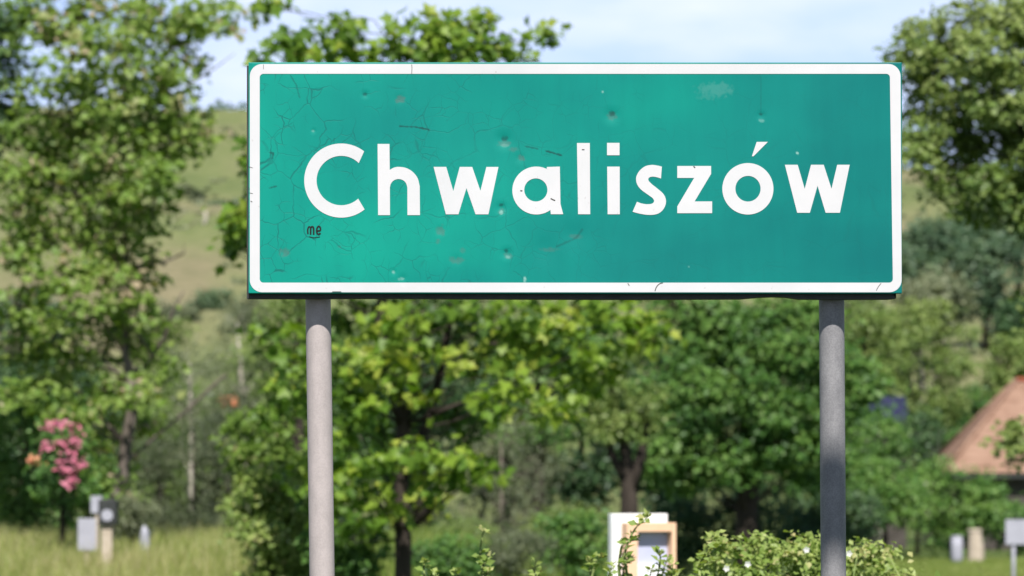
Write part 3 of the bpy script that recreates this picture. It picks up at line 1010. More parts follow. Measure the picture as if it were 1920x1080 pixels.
# ------------------------------------------------------------------ trees and shrubs of the middle ground
def build_left_tree():
    D = 50.0
    base = gbase(205, D)
    rng = np.random.default_rng(21)
    spec = [(40, 30, 60, 40, .3), (120, 30, 60, 42, .5), (215, 20, 60, 40, .55), (210, 90, 60, 45, .55), (260, 70, 45, 40, .5), (330, 60, 55, 35, .5), (400, 20, 50, 28, .5), (440, 40, 30, 20, .55),
            (340, 110, 45, 30, .45), (365, 25, 40, 25, .55), (100, 150, 55, 40, .5), (165, 165, 60, 40, .45), (250, 150, 60, 40, .55), (300, 160, 50, 38, .5), (340, 215, 45, 38, .45), (280, 225, 60, 42, .4),
            (360, 250, 28, 25, .5), (220, 215, 55, 40, .5), (150, 225, 50, 38, .6), (60, 240, 45, 35, .45), (20, 120, 30, 50, .2), (20, 210, 30, 50, .25), (290, 290, 45, 45, .35), (305, 330, 35, 40, .35), (225, 290, 55, 40, .5),
            (150, 300, 55, 40, .4), (70, 310, 55, 40, .5), (90, 370, 55, 40, .35), (170, 370, 55, 40, .5), (240, 370, 45, 40, .45), (270, 400, 40, 35, .3), (30, 400, 45, 35, .5), (130, 440, 55, 38, .5), (210, 440, 50, 35, .5),
            (240, 480, 45, 35, .6), (180, 500, 50, 35, .5), (100, 510, 50, 35, .45), (40, 480, 40, 35, .55), (265, 525, 35, 30, .5), (215, 545, 45, 30, .6), (150, 570, 45, 30, .45), (250, 590, 38, 30, .35), (200, 610, 40, 30, .4),
            (160, 655, 38, 28, .4), (120, 690, 40, 28, .5), (170, 720, 38, 28, .5), (95, 740, 40, 26, .45), (190, 760, 30, 22, .5), (250, 650, 35, 28, .3), (140, 790, 34, 20, .5), (280, 620, 25, 22, .45), (210, 885, 32, 26, .6), (185, 925, 30, 24, .5), (232, 930, 26, 24, .55), (205, 960, 24, 24, .5), (160, 850, 26, 20, .5), (40, 680, 46, 34, .5), (25, 740, 40, 30, .45), (110, 770, 40, 28, .5), (265, 745, 30, 24, .5), (300, 690, 30, 24, .5), (225, 800, 26, 22, .5), (60, 640, 40, 30, .5), (180, 815, 34, 24, .5), (20, 320, 50, 40, .5), (30, 570, 45, 34, .45), (70, 440, 50, 36, .5), (80, 580, 45, 34, .45), (120, 250, 50, 36, .6), (150, 60, 50, 36, .6), (300, 20, 40, 26, .6), (110, 630, 40, 28, .5), (310, 270, 40, 34, .5), (330, 130, 34, 26, .6), (20, 20, 40, 30, .3), (290, 800, 20, 18, .6)]
    cl = [pc(a, b_, rx * 1.15, ry * 1.15, D, rng.uniform(-0.9, 0.9), t + 0.2, 0.9) for a, b_, rx, ry, t in spec]
    trunk = [base - np.array([0, 0, 0.15]), P(210, 960, D), P(232, 880, D), P(236, 830, D), P(248, 770, D), P(246, 710, D), P(235, 660, D), P(240, 560, D), P(235, 430, D), P(230, 280, D), P(232, 130, D), P(240, 20, D)]
    rad = [0.10, 0.085, 0.08, 0.082, 0.075, 0.072, 0.055, 0.032, 0.028, 0.022, 0.016, 0.01]
    ex = [([P(248, 715, D), P(285, 670, D), P(310, 630, D - .2), P(325, 580, D - .2), P(345, 545, D - .3)], [0.045, 0.035, 0.028, 0.02, 0.008]),
          ([P(285, 670, D), P(262, 630, D - .2), P(232, 605, D - .3)], [0.025, 0.02, 0.01]),
          ([P(240, 715, D), P(215, 695, D - .2), P(190, 670, D - .2)], [0.035, 0.025, 0.012]),
          ([P(236, 830, D), P(205, 800, D), P(182, 770, D)], [0.03, 0.02, 0.008]),
          ([P(240, 700, D), P(262, 690, D), P(276, 705, D - .1)], [0.04, 0.045, 0.01]),
          ([P(255, 500, D), P(310, 490, D + .2), P(345, 475, D + .2), P(345, 455, D + .2)], [0.03, 0.018, 0.014, 0.005]),
          ([P(290, 300, D), P(285, 380, D), P(285, 440, D + .1)], [0.03, 0.022, 0.008]),
          ([P(245, 860, D), P(290, 820, D + .3), P(350, 770, D + .3), P(400, 722, D + .3), P(424, 702, D + .3)], [0.02, 0.02, 0.018, 0.02, 0.012]),
          ([P(330, 220, D), P(352, 160, D), P(400, 130, D), P(440, 100, D)], [0.02, 0.014, 0.008, 0.004])]
    tree('leafy_tree', 'tall loose tree with thin leafy branches and forked grey trunk at the left', 'tree', base, trunk, rad, cl, M['leaf_left'], M['bark_mottled'],
         'blade', 0.086, 0.13, 15, 0.58, 300, 31, r_limb=0.32, extra=ex)


build_left_tree()


def build_maple():
    D = 34.0
    base = gbase(756, D)
    rng = np.random.default_rng(8)
    front = [(745, 605, 45, 32, .7), (720, 640, 40, 28, .6), (720, 690, 48, 30, .7), (772, 668, 38, 28, .75), (780, 740, 40, 32, .75), (690, 762, 42, 26, .65), (655, 735, 36, 26, .6), (640, 680, 38, 28, .55),
             (700, 872, 45, 28, .7), (668, 892, 36, 26, .65), (790, 842, 40, 28, .6), (828, 880, 42, 30, .7), (885, 872, 42, 28, .7), (918, 885, 26, 22, .75), (795, 942, 40, 16, .9), (722, 965, 38, 20, .85), (840, 925, 42, 22, .55),
             (1000, 622, 46, 30, .75), (1050, 600, 46, 28, .8), (955, 645, 40, 28, .7), (895, 690, 44, 26, .75), (865, 672, 28, 18, .8), (1100, 655, 42, 32, .7), (1022, 770, 40, 26, .75), (998, 735, 36, 26, .7), (925, 760, 44, 28, .55),
             (1190, 612, 46, 30, .7), (1150, 590, 44, 28, .7), (1085, 720, 40, 26, .65), (960, 700, 40, 26, .6), (1130, 700, 36, 26, .65), (1230, 640, 32, 26, .6), (630, 905, 40, 28, .55), (610, 830, 40, 28, .5), (545, 690, 45, 34, .5),
             (530, 760, 45, 34, .45), (600, 640, 40, 30, .5), (560, 880, 40, 30, .55), (510, 640, 30, 26, .45), (640, 980, 46, 28, .45), (700, 930, 40, 24, .5), (880, 590, 46, 26, .4), (800, 590, 40, 24, .35), (960, 580, 46, 24, .55),
             (447, 400, 26, 24, .65), (440, 440, 24, 26, .6), (450, 480, 22, 22, .5), (470, 300, 30, 40, .5), (480, 420, 40, 50, .5)]
    top = [(520, 95, 26, 20, .55), (545, 60, 24, 26, .6), (520, 20, 22, 18, .55), (500, 5, 20, 16, .6), (570, 85, 30, 22, .65), (610, 95, 34, 20, .6), (645, 65, 24, 26, .6), (640, 40, 16, 14, .6), (670, 95, 26, 16, .6), (690, 105, 18, 12, .55),
           (790, 80, 40, 30, .6), (770, 60, 20, 20, .65), (820, 40, 24, 30, .65), (830, 80, 40, 28, .7), (880, 60, 30, 28, .7), (905, 45, 18, 22, .75), (870, 95, 40, 20, .65), (750, 100, 24, 14, .6), (920, 95, 30, 20, .6),
           (950, 75, 18, 18, .65), (975, 95, 22, 16, .65), (1000, 72, 18, 12, .7), (1014, 62, 10, 9, .7), (730, 105, 18, 12, .55)]
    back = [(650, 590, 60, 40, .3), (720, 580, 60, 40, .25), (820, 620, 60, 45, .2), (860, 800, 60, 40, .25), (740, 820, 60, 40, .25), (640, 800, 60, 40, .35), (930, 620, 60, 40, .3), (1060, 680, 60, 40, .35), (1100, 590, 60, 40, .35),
            (560, 740, 60, 45, .3), (600, 930, 60, 45, .3), (760, 900, 60, 40, .3), (680, 1000, 60, 35, .3)]
    hid = [(560, 200, 70, 50, .5), (700, 180, 80, 50, .5), (860, 180, 80, 50, .5), (1000, 200, 70, 50, .5), (600, 330, 80, 60, .5), (760, 330, 80, 60, .4), (920, 330, 80, 60, .4), (1060, 320, 70, 60, .5), (560, 460, 80, 60, .45), (720, 460, 80, 60, .4),
           (900, 460, 80, 60, .4), (1060, 460, 80, 60, .45), (1180, 500, 60, 50, .5)]
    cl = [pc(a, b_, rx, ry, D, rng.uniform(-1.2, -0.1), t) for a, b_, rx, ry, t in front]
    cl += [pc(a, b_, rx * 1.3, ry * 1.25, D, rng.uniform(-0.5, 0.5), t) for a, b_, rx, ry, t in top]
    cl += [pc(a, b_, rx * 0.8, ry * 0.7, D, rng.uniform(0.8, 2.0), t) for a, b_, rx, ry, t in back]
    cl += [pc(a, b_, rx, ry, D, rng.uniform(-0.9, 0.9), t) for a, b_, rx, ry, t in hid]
    trunk = [base - np.array([0, 0, 0.15]), P(756, 1000, D), P(752, 900, D), P(756, 800, D), P(742, 700, D), P(715, 600, D), P(725, 480, D), P(750, 360, D), P(770, 230, D), P(800, 120, D)]
    rad = [0.09, 0.075, 0.07, 0.066, 0.064, 0.06, 0.05, 0.04, 0.028, 0.012]
    ex = [([P(752, 900, D), P(800, 800, D + .3), P(830, 680, D + .4), P(850, 560, D + .3), P(870, 400, D)], [0.05, 0.045, 0.04, 0.034, 0.02])]
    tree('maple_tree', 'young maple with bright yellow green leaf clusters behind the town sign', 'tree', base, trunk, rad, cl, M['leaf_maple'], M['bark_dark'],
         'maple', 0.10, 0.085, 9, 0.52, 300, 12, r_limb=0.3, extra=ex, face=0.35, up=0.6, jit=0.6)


build_maple()


def build_right_tree():
    D = 45.0
    base = gbase(2080, D)
    rng = np.random.default_rng(77)
    spec = [(1760, 70, 50, 40, .6), (1830, 40, 55, 40, .65), (1900, 40, 55, 45, .7), (1720, 95, 30, 24, .5), (1670, 100, 26, 12, .5), (1710, 65, 22, 16, .5), (1770, 140, 55, 40, .55), (1840, 110, 60, 45, .6), (1910, 120, 55, 45, .65),
            (1725, 150, 30, 30, .45), (1745, 205, 45, 35, .45), (1810, 190, 55, 40, .5), (1880, 190, 60, 45, .55), (1730, 260, 40, 34, .45), (1790, 260, 50, 38, .4), (1860, 270, 60, 42, .45), (1920, 260, 50, 45, .5), (1725, 310, 32, 24, .45),
            (1790, 330, 46, 30, .35), (1850, 345, 50, 34, .3), (1910, 350, 50, 40, .3), (1770, 360, 24, 14, .45), (1830, 395, 40, 22, .3), (1900, 410, 46, 26, .25), (1980, 60, 60, 60, .6), (1980, 180, 60, 60, .5), (1980, 300, 60, 60, .4), (2050, 150, 70, 80, .5),
            (2060, 320, 70, 70, .4), (1960, 400, 50, 40, .35), (1908, 810, 16, 16, .5), (1890, 830, 26, 22, .55), (1912, 850, 18, 22, .5), (1960, 600, 40, 60, .4)]
    cl = [pc(a, b_, rx * 1.1, ry * 1.1, D, rng.uniform(-0.9, 0.9), t + 0.16) for a, b_, rx, ry, t in spec]
    trunk = [base - np.array([0, 0, 0.15]), P(2075, 900, D), P(2060, 700, D), P(2050, 500, D), P(2010, 350, D), P(1940, 260, D), P(1870, 170, D), P(1820, 80, D)]
    rad = [0.22, 0.18, 0.16, 0.14, 0.1, 0.07, 0.045, 0.015]
    ex = [([P(2050, 500, D), P(1960, 420, D), P(1900, 380, D), P(1840, 350, D), P(1800, 350, D)], [0.06, 0.04, 0.03, 0.02, 0.01])]
    tree('leaning_tree', 'big olive green tree whose rounded crown overhangs the view beside the sign', 'tree', base, trunk, rad, cl, M['leaf_olive'], M['bark_dark'],
         'blade', 0.062, 0.10, 20, 0.9, 200, 41, r_limb=0.25, extra=ex)


build_right_tree()


def build_mid_trees():
    # dark trunked small tree in front
    D = 58.0
    rng = np.random.default_rng(5)
    base = gbase(1180, D)
    cl = fill_clumps(1160, 730, 80, 105, D, 26, 30, rng, 0.6, 0.1, 0.9, 0.3, 0.6)
    trunk = [base - np.array([0, 0, 0.1]), P(1180, 950, D), P(1178, 890, D), P(1172, 840, D), P(1160, 760, D), P(1155, 690, D)]
    ex = [([P(1180, 925, D), P(1198, 870, D), P(1212, 810, D), P(1218, 750, D)], [0.11, 0.09, 0.06, 0.03]), ([P(1178, 910, D), P(1146, 850, D), P(1120, 780, D)], [0.09, 0.06, 0.02])]
    tree('small_tree', 'small olive tree with dark forked trunk behind the white shrine', 'tree', base, trunk, [0.17, 0.14, 0.11, 0.09, 0.06, 0.03], cl, M['leaf_olive'], M['bark_dark'], 'oval', 0.085, 0.13, 16, 0.95, 0, 6,
         r_limb=0.3, extra=ex)
    # broad dark green tree
    D = 68.0
    base = gbase(1400, D)
    cl = []
    for (a, b_, rx, ry, n, t) in [(1400, 740, 175, 150, 44, .45), (1290, 620, 80, 60, 12, .45), (1480, 630, 100, 60, 16, .45), (1560, 740, 50, 110, 12, .45), (1265, 860, 75, 60, 12, .55), (1250, 740, 50, 60, 8, .5), (1420, 850, 120, 50, 14, .3)]:
        cl += fill_clumps(a, b_, rx, ry, D, int(n * 0.75), 46, rng, t + 0.12, 0.16, 0.8, 0.55, 0.75)
    trunk = [base - np.array([0, 0, 0.1]), P(1400, 960, D), P(1405, 880, D), P(1400, 780, D), P(1395, 680, D), P(1390, 600, D)]
    tree('broad_tree', 'broad dense dark green tree filling the gap beneath the sign', 'tree', base, trunk, [0.24, 0.2, 0.18, 0.13, 0.09, 0.04], cl, M['leaf_green'], M['bark_dark'], 'oval', 0.11, 0.17, 19, 1.0, 0, 9, r_limb=0.3)


build_mid_trees()

BUSH = dict(crown='foliage', trunk='stem')
auto_tree('bush', 'glossy deep green bush at the lower left edge', 'bush', 50, 860, 110, 150, 55, M['leaf_green'], M['bark_dark'], 34, 34, 0.085, 51, 0.75, tr=0.05, per=14, **BUSH)
auto_tree('bush', 'dark grey green fine leaved bush right of the forked trunk', 'bush', 365, 890, 125, 140, 60, M['leaf_grey'], M['bark_dark'], 44, 34, 0.05, 52, 0.28, tr=0.05, per=26, density=1.2, kind='slim', **BUSH)
auto_tree('bush', 'pale leaved bush beside the left pole of the sign', 'bush', 505, 985, 105, 140, 37, M['leaf_pale'], M['bark_dark'], 34, 30, 0.06, 53, 0.42, tr=0.03, per=12, **BUSH)
auto_tree('bush', 'low bush at the foot of the young maple', 'bush', 655, 1040, 90, 75, 36, M['leaf_green'], M['bark_dark'], 22, 28, 0.055, 54, 0.6, tr=0.03, per=12, **BUSH)
auto_tree('bush', 'yellowish green feathery bush left of the white shrine', 'bush', 1060, 1020, 95, 90, 62, M['leaf_olive'], M['bark_dark'], 30, 30, 0.07, 55, 0.6, tr=0.04, per=16, kind='slim', **BUSH)
auto_tree('bush', 'dull grey twiggy bush between maple and small tree', 'bush', 940, 920, 110, 170, 66, M['leaf_grey'], M['bark_grey'], 36, 32, 0.07, 56, 0.5, tr=0.05, per=10, density=0.8, kind='slim', twigs=True, **BUSH)
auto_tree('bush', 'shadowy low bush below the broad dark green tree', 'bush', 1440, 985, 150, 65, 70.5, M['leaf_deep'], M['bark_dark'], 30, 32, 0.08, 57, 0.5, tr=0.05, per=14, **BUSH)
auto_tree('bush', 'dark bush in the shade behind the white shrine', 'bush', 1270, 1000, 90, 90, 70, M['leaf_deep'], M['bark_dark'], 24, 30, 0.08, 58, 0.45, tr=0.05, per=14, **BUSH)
auto_tree('hedge_bush', 'bright green bush nearest the dark pole of the sign', 'bush', 1660, 940, 85, 85, 95, M['leaf_green'], M['bark_dark'], 32, 28, 0.12, 59, 0.72, tr=0.06, per=14, **BUSH)
auto_tree('hedge_bush', 'bright green bush in front of the tiled house', 'bush', 1785, 940, 100, 95, 97, M['leaf_green'], M['bark_dark'], 36, 28, 0.12, 60, 0.72, tr=0.06, per=14, **BUSH)
auto_tree('hedge_bush', 'dark green bush under the eaves of the tiled house', 'bush', 1905, 990, 60, 45, 99, M['leaf_green'], M['bark_dark'], 20, 26, 0.12, 61, 0.5, tr=0.06, per=14, **BUSH)

# trees farther back
auto_tree('garden_tree', 'rounded bluish green tree behind the left bush', 'tree', 45, 640, 110, 100, 92, M['leaf_blue'], M['bark_dark'], 30, 34, 0.11, 62, 0.5, tr=0.15, per=15)
auto_tree('garden_tree', 'dark tree low behind the glossy bush at the left', 'tree', 60, 740, 120, 90, 84, M['leaf_deep'], M['bark_dark'], 28, 34, 0.10, 63, 0.4, tr=0.15, per=15)
auto_tree('willow_tree', 'grey green willow with pale trunk left of the sign pole', 'tree', 445, 690, 75, 150, 98, M['leaf_grey'], M['bark_pale'], 30, 30, 0.10, 64, 0.6, trunk_px=466, tr=0.10, per=12, density=0.9, kind='slim')
auto_tree('willow_tree', 'thin grey willow right of the forked trunk', 'tree', 355, 740, 60, 110, 88, M['leaf_grey'], M['bark_pale'], 20, 28, 0.09, 65, 0.6, trunk_px=362, tr=0.08, per=11, density=0.8, kind='slim')
auto_tree('garden_tree', 'pale olive tree behind the sign pole and maple', 'tree', 560, 640, 110, 130, 80, M['leaf_olive'], M['bark_dark'], 30, 32, 0.09, 66, 0.45, tr=0.12, per=13)
auto_tree('garden_tree', 'deep green tree seen through the maple', 'tree', 790, 680, 170, 160, 85, M['leaf_deep'], M['bark_dark'], 44, 36, 0.10, 67, 0.35, tr=0.15, per=15)
auto_tree('garden_tree', 'mid green tree seen between maple and small olive tree', 'tree', 1010, 700, 150, 150, 90, M['leaf_green'], M['bark_dark'], 40, 36, 0.11, 68, 0.5, tr=0.15, per=15)
auto_tree('orchard_tree', 'light olive rounded tree with pale trunk right of the dark pole', 'tree', 1715, 680, 135, 130, 140, M['leaf_olive'], M['bark_pale'], 52, 30, 0.17, 69, 0.62, trunk_px=1742, tr=0.22, per=15)
auto_tree('orchard_tree', 'mid green tree tucked against the dark pole', 'tree', 1620, 660, 70, 110, 132, M['leaf_olive'], M['bark_dark'], 26, 28, 0.16, 70, 0.6, tr=0.18, per=15)
auto_tree('orchard_tree', 'yellow green tree behind the tiled roof', 'tree', 1915, 690, 75, 85, 152, M['leaf_olive'], M['bark_dark'], 28, 28, 0.18, 71, 0.65, tr=0.2, per=15)
auto_tree('orchard_tree', 'dark green tree close left of the tiled roof', 'tree', 1815, 800, 60, 75, 146, M['leaf_green'], M['bark_dark'], 22, 26, 0.17, 72, 0.35, tr=0.2, per=15)
auto_tree('orchard_tree', 'dusky tree above the dark blue roof', 'tree', 1640, 720, 65, 60, 175, M['leaf_deep'], M['bark_dark'], 20, 26, 0.2, 73, 0.5, tr=0.2, per=14)
for k, (a, b_, rx, ry, D, t, mt, lab) in enumerate([
        (1760, 560, 75, 60, 200, .6, 'leaf_grey', 'pale grey green tree at the sign corner'), (1870, 530, 90, 90, 225, .35, 'leaf_blue', 'dark bluish tree under the overhanging crown'),
        (1760, 460, 80, 60, 260, .45, 'leaf_blue', 'bluish tree just right of the sign edge'), (1850, 440, 80, 60, 280, .5, 'leaf_blue', 'hazy tree above the dark bluish one'),
        (1930, 610, 60, 50, 215, .4, 'leaf_deep', 'dark tree at the right edge of the view'), (1700, 510, 60, 60, 240, .5, 'leaf_blue', 'bluish tree half hidden by the sign edge'),
        (1910, 400, 80, 60, 330, .45, 'leaf_blue', 'far tree behind the overhanging crown'), (1600, 590, 60, 60, 210, .5, 'leaf_grey', 'hazy tree beside the dark pole top')]):
    auto_tree('hillside_tree', lab, 'tree', a, b_, rx, ry, D, M[mt], M['bark_dark'], 22, 30, 10 * D / F, 80 + k, t, tr=0.3, per=14)
for k, (a, b_, rx, ry, D, t, mt, lab) in enumerate([
        (420, 388, 42, 20, 420, .35, 'leaf_blue', 'dark bush alone on the field beside the sign edge'), (400, 570, 45, 34, 290, .5, 'leaf_blue', 'bluish bush at the bottom of the field'), (350, 362, 12, 16, 440, .4, 'leaf_grey', 'tiny bush on the field'),
        (370, 380, 14, 22, 430, .4, 'leaf_grey', 'slender bush on the field'), (455, 600, 50, 60, 270, .5, 'leaf_grey', 'grey green thicket below the field'), (330, 590, 40, 40, 280, .45, 'leaf_grey', 'thicket left of the bluish bush'),
        (300, 640, 60, 50, 240, .45, 'leaf_olive', 'olive thicket behind the forked trunk'), (1755, 425, 30, 16, 480, .4, 'leaf_grey', 'small bush on the right hand field')]):
    auto_tree('field_bush', lab, 'bush', a, b_, rx, ry, D, M[mt], M['bark_dark'], 12, max(8, min(rx, ry) * 0.5), 8 * D / F, 120 + k, t, tr=0.1, per=12, **BUSH)


for k, (a, b_, rx, ry, D, t, mt, lab) in enumerate([
        (620, 760, 120, 190, 108, .4, 'leaf_green', 'tall green tree behind the pale olive one left of the maple'), (800, 820, 130, 180, 112, .3, 'leaf_deep', 'dark tree filling the gap behind the maple trunk'),
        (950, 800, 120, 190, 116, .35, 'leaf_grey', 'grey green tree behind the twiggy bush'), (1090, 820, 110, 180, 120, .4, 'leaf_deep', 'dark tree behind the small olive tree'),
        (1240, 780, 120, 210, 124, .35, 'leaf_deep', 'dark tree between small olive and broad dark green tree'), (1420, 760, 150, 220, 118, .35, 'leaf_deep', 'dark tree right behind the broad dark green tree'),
        (1560, 790, 90, 210, 115, .4, 'leaf_green', 'green tree behind the dark pole'), (500, 800, 90, 170, 106, .45, 'leaf_olive', 'olive tree left of the left pole'),
        (400, 850, 90, 130, 110, .4, 'leaf_grey', 'grey tree behind the fine leaved bush'), (250, 860, 110, 130, 104, .45, 'leaf_olive', 'olive tree behind the forked trunk'),
        (130, 800, 100, 150, 102, .35, 'leaf_deep', 'dark tree behind the pink blossom'), (0, 820, 90, 150, 100, .35, 'leaf_deep', 'dark tree at the far left behind the glossy bush')]):
    auto_tree('backdrop_tree', lab, 'tree', a, b_, rx, ry, D, M[mt], M['bark_dark'], 40, 38, 11 * D / F, 160 + k, t, tr=0.14, per=13)
auto_tree('dark_tree', 'dark leaved tree cut by the left edge at the top', 'tree', -40, 130, 70, 190, 50, M['leaf_deep'], M['bark_dark'], 34, 36, 0.07, 180, 0.4, tr=0.14, per=14)
auto_tree('bush', 'yellow green bush low between left pole and maple trunk', 'bush', 860, 1030, 80, 70, 60, M['leaf_olive'], M['bark_dark'], 24, 28, 0.06, 181, 0.5, tr=0.04, per=14, kind='slim', **BUSH)
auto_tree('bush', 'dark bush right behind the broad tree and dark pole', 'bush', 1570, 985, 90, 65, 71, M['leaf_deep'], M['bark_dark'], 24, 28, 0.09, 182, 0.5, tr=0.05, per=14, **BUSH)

auto_tree('bush', 'grey green low scrub left of the shrine foot', 'bush', 960, 1050, 110, 60, 50, M['leaf_grey'], M['bark_grey'], 30, 28, 0.05, 183, 0.5, tr=0.03, per=14, kind='slim', **BUSH)
auto_tree('bush', 'grassy pale scrub right of the maple foot', 'bush', 820, 1065, 80, 40, 46, M['leaf_pale'], M['bark_grey'], 22, 24, 0.045, 184, 0.25, tr=0.03, per=14, kind='slim', **BUSH)
auto_tree('bush', 'dark low bush between the pale bush and the left pole', 'bush', 590, 1010, 80, 90, 42, M['leaf_deep'], M['bark_dark'], 24, 28, 0.06, 185, 0.5, tr=0.03, per=13, **BUSH)

auto_tree('bush', 'thin young tree in front of the dark blue roofed barn', 'bush', 1650, 835, 50, 60, 112, M['leaf_green'], M['bark_pale'], 16, 24, 0.12, 186, 0.55, tr=0.06, per=13, density=0.8, **BUSH)
auto_tree('bush', 'thin sapling right of the barn under the pale trunk', 'bush', 1720, 830, 50, 60, 114, M['leaf_deep'], M['bark_dark'], 16, 24, 0.12, 187, 0.5, tr=0.06, per=13, **BUSH)

auto_tree('bush', 'grey green weedy bush among the white boards', 'bush', 250, 965, 55, 45, 47, M['leaf_grey'], M['bark_dark'], 18, 20, 0.05, 188, 0.65, tr=0.02, per=12, kind='slim', **BUSH)
auto_tree('bush', 'bright leafy bush between the trunk and the pink blossom', 'bush', 165, 905, 45, 50, 48.5, M['leaf_left'], M['bark_dark'], 16, 20, 0.06, 189, 0.5, tr=0.02, per=12, **BUSH)
auto_tree('bush', 'bright green bush filling in left of the sign pole', 'bush', 480, 860, 75, 110, 40, M['leaf_left'], M['bark_dark'], 26, 28, 0.065, 190, 0.45, tr=0.03, per=12, **BUSH)

auto_tree('garden_tree', 'fresh green tree low behind the forked trunk', 'tree', 300, 800, 90, 120, 93, M['leaf_left'], M['bark_dark'], 26, 30, 0.10, 191, 0.3, tr=0.1, per=13)
auto_tree('garden_tree', 'green tree between the pink blossom and the bluish tree', 'tree', 120, 760, 90, 100, 86, M['leaf_green'], M['bark_dark'], 26, 30, 0.10, 192, 0.5, tr=0.1, per=13)

auto_tree('bush', 'dark weedy bush hugging the right side of the maple trunk', 'bush', 850, 1045, 75, 55, 40.5, M['leaf_green'], M['bark_dark'], 22, 24, 0.05, 193, 0.35, tr=0.02, per=13, **BUSH)
auto_tree('bush', 'olive weedy bush just behind the tallest weed stem', 'bush', 960, 1050, 85, 60, 41.5, M['leaf_grey'], M['bark_dark'], 24, 24, 0.05, 194, 0.4, tr=0.02, per=14, kind='slim', **BUSH)
auto_tree('bush', 'green leafy bush immediately left of the white shrine', 'bush', 1075, 1025, 75, 75, 42.5, M['leaf_green'], M['bark_dark'], 24, 26, 0.055, 195, 0.55, tr=0.02, per=13, **BUSH)

# dead pale snags on the field
for k, (a, y0, y1, lean, D, lab) in enumerate([(380, 445, 395, 4, 380, 'bleached dead trunk standing tall on the field'), (322, 450, 415, -3, 385, 'short bleached snag left on the field'), (344, 460, 430, 5, 375, 'crooked grey snag on the field')]):
    b0 = P(a, y0, D)
    b0[2] = float(ground_z(b0[0], D))
    tp = P(a + lean, y1, D)
    md = (b0 + tp) / 2 + np.array([0.25, 0, 0])
    t = thing('dead_tree', lab, 'dead tree', b0)
    mb = MB()
    mb.tube([b0 - np.array([0, 0, 0.2]), md, tp], [0.28, 0.2, 0.08], 7)
    mb.build('trunk', M['bark_pale'], t, True, off=b0)
    mb = MB()
    mb.tube([md, md + np.array([0.8, 0, 0.6]), md + np.array([1.3, 0, 1.3])], [0.1, 0.07, 0.02], 5)
    mb.tube([md * 0.5 + tp * 0.5, tp + np.array([-0.9, 0, 0.1])], [0.08, 0.02], 5)
    mb.build('branch', M['bark_grey'], t, True, off=b0)


# tussocks and low scrub scattered over the field
def build_scrub():
    rng = np.random.default_rng(19)
    pos, ow, ti = [], [], []
    for _ in range(1800):
        y = 235 + 470 * rng.random() ** 0.8
        x = y * rng.uniform(-0.14, 0.15)
        if np.sin(x * 0.11 + 1.3 * np.sin(y * 0.03)) * np.sin(y * 0.035 + 0.8 * np.sin(x * 0.07)) + rng.normal(0, 0.35) < 0.2:
            continue
        r = rng.uniform(0.25, 0.9)
        m = int(14 + 20 * r)
        d = unit(rng.normal(0, 1, (m, 3)))
        d[:, 2] = np.abs(d[:, 2]) * 0.7
        pos.append(np.array([x, y, float(ground_z(x, y))]) + d * r * rng.random((m, 1)) ** 0.5)
        ow.append(d)
        ti.append(np.clip(rng.normal(0.6, 0.2) + rng.normal(0, 0.12, m), 0, 1))
    pos, ow, ti = np.concatenate(pos), np.concatenate(ow), np.concatenate(ti)
    o = link('field_scrub', leaves_mesh('field_scrub', pos, leaf_frames(pos, ow, rng), np.full(len(pos), 0.4), ti, 'blade', (0, 0, 0)), M['leaf_grey'])
    o['kind'] = 'stuff'
    o['label'] = 'low tussocks and scrub scattered over the hillside field'
    o['category'] = 'scrub'


build_scrub()


# wood along the crest
def build_far_wood():
    rng = np.random.default_rng(9)
    pos, ow, ti = [], [], []
    for x in np.arange(-140, 160, 2.2):
        D = 760 + rng.uniform(-20, 40)
        g = float(ground_z(x, D))
        top = EYE + (HOR - (207 - rng.uniform(8, 22) + 30 * max(0.0, x) / 80)) / F * D
        h = top - g
        m = 70
        d = unit(rng.normal(0, 1, (m, 3)))
        pos.append(np.array([x, D, g + h * 0.5]) + d * np.array([2.6, 2.6, h * 0.5]) * rng.random((m, 1)) ** 0.4)
        ow.append(d)
        ti.append(np.clip(rng.normal(0.35, 0.15, m), 0, 1))
    pos, ow, ti = np.concatenate(pos), np.concatenate(ow), np.concatenate(ti)
    fr = leaf_frames(pos, ow, rng)
    me = leaves_mesh('distant_wood', pos, fr, np.full(len(pos), 1.5), ti, 'oval', (0, 0, 0))
    o = link('distant_wood', me, M['leaf_blue'])
    o['kind'] = 'stuff'
    o['label'] = 'dark strip of woodland along the crest of the hill'
    o['category'] = 'woodland'


build_far_wood()


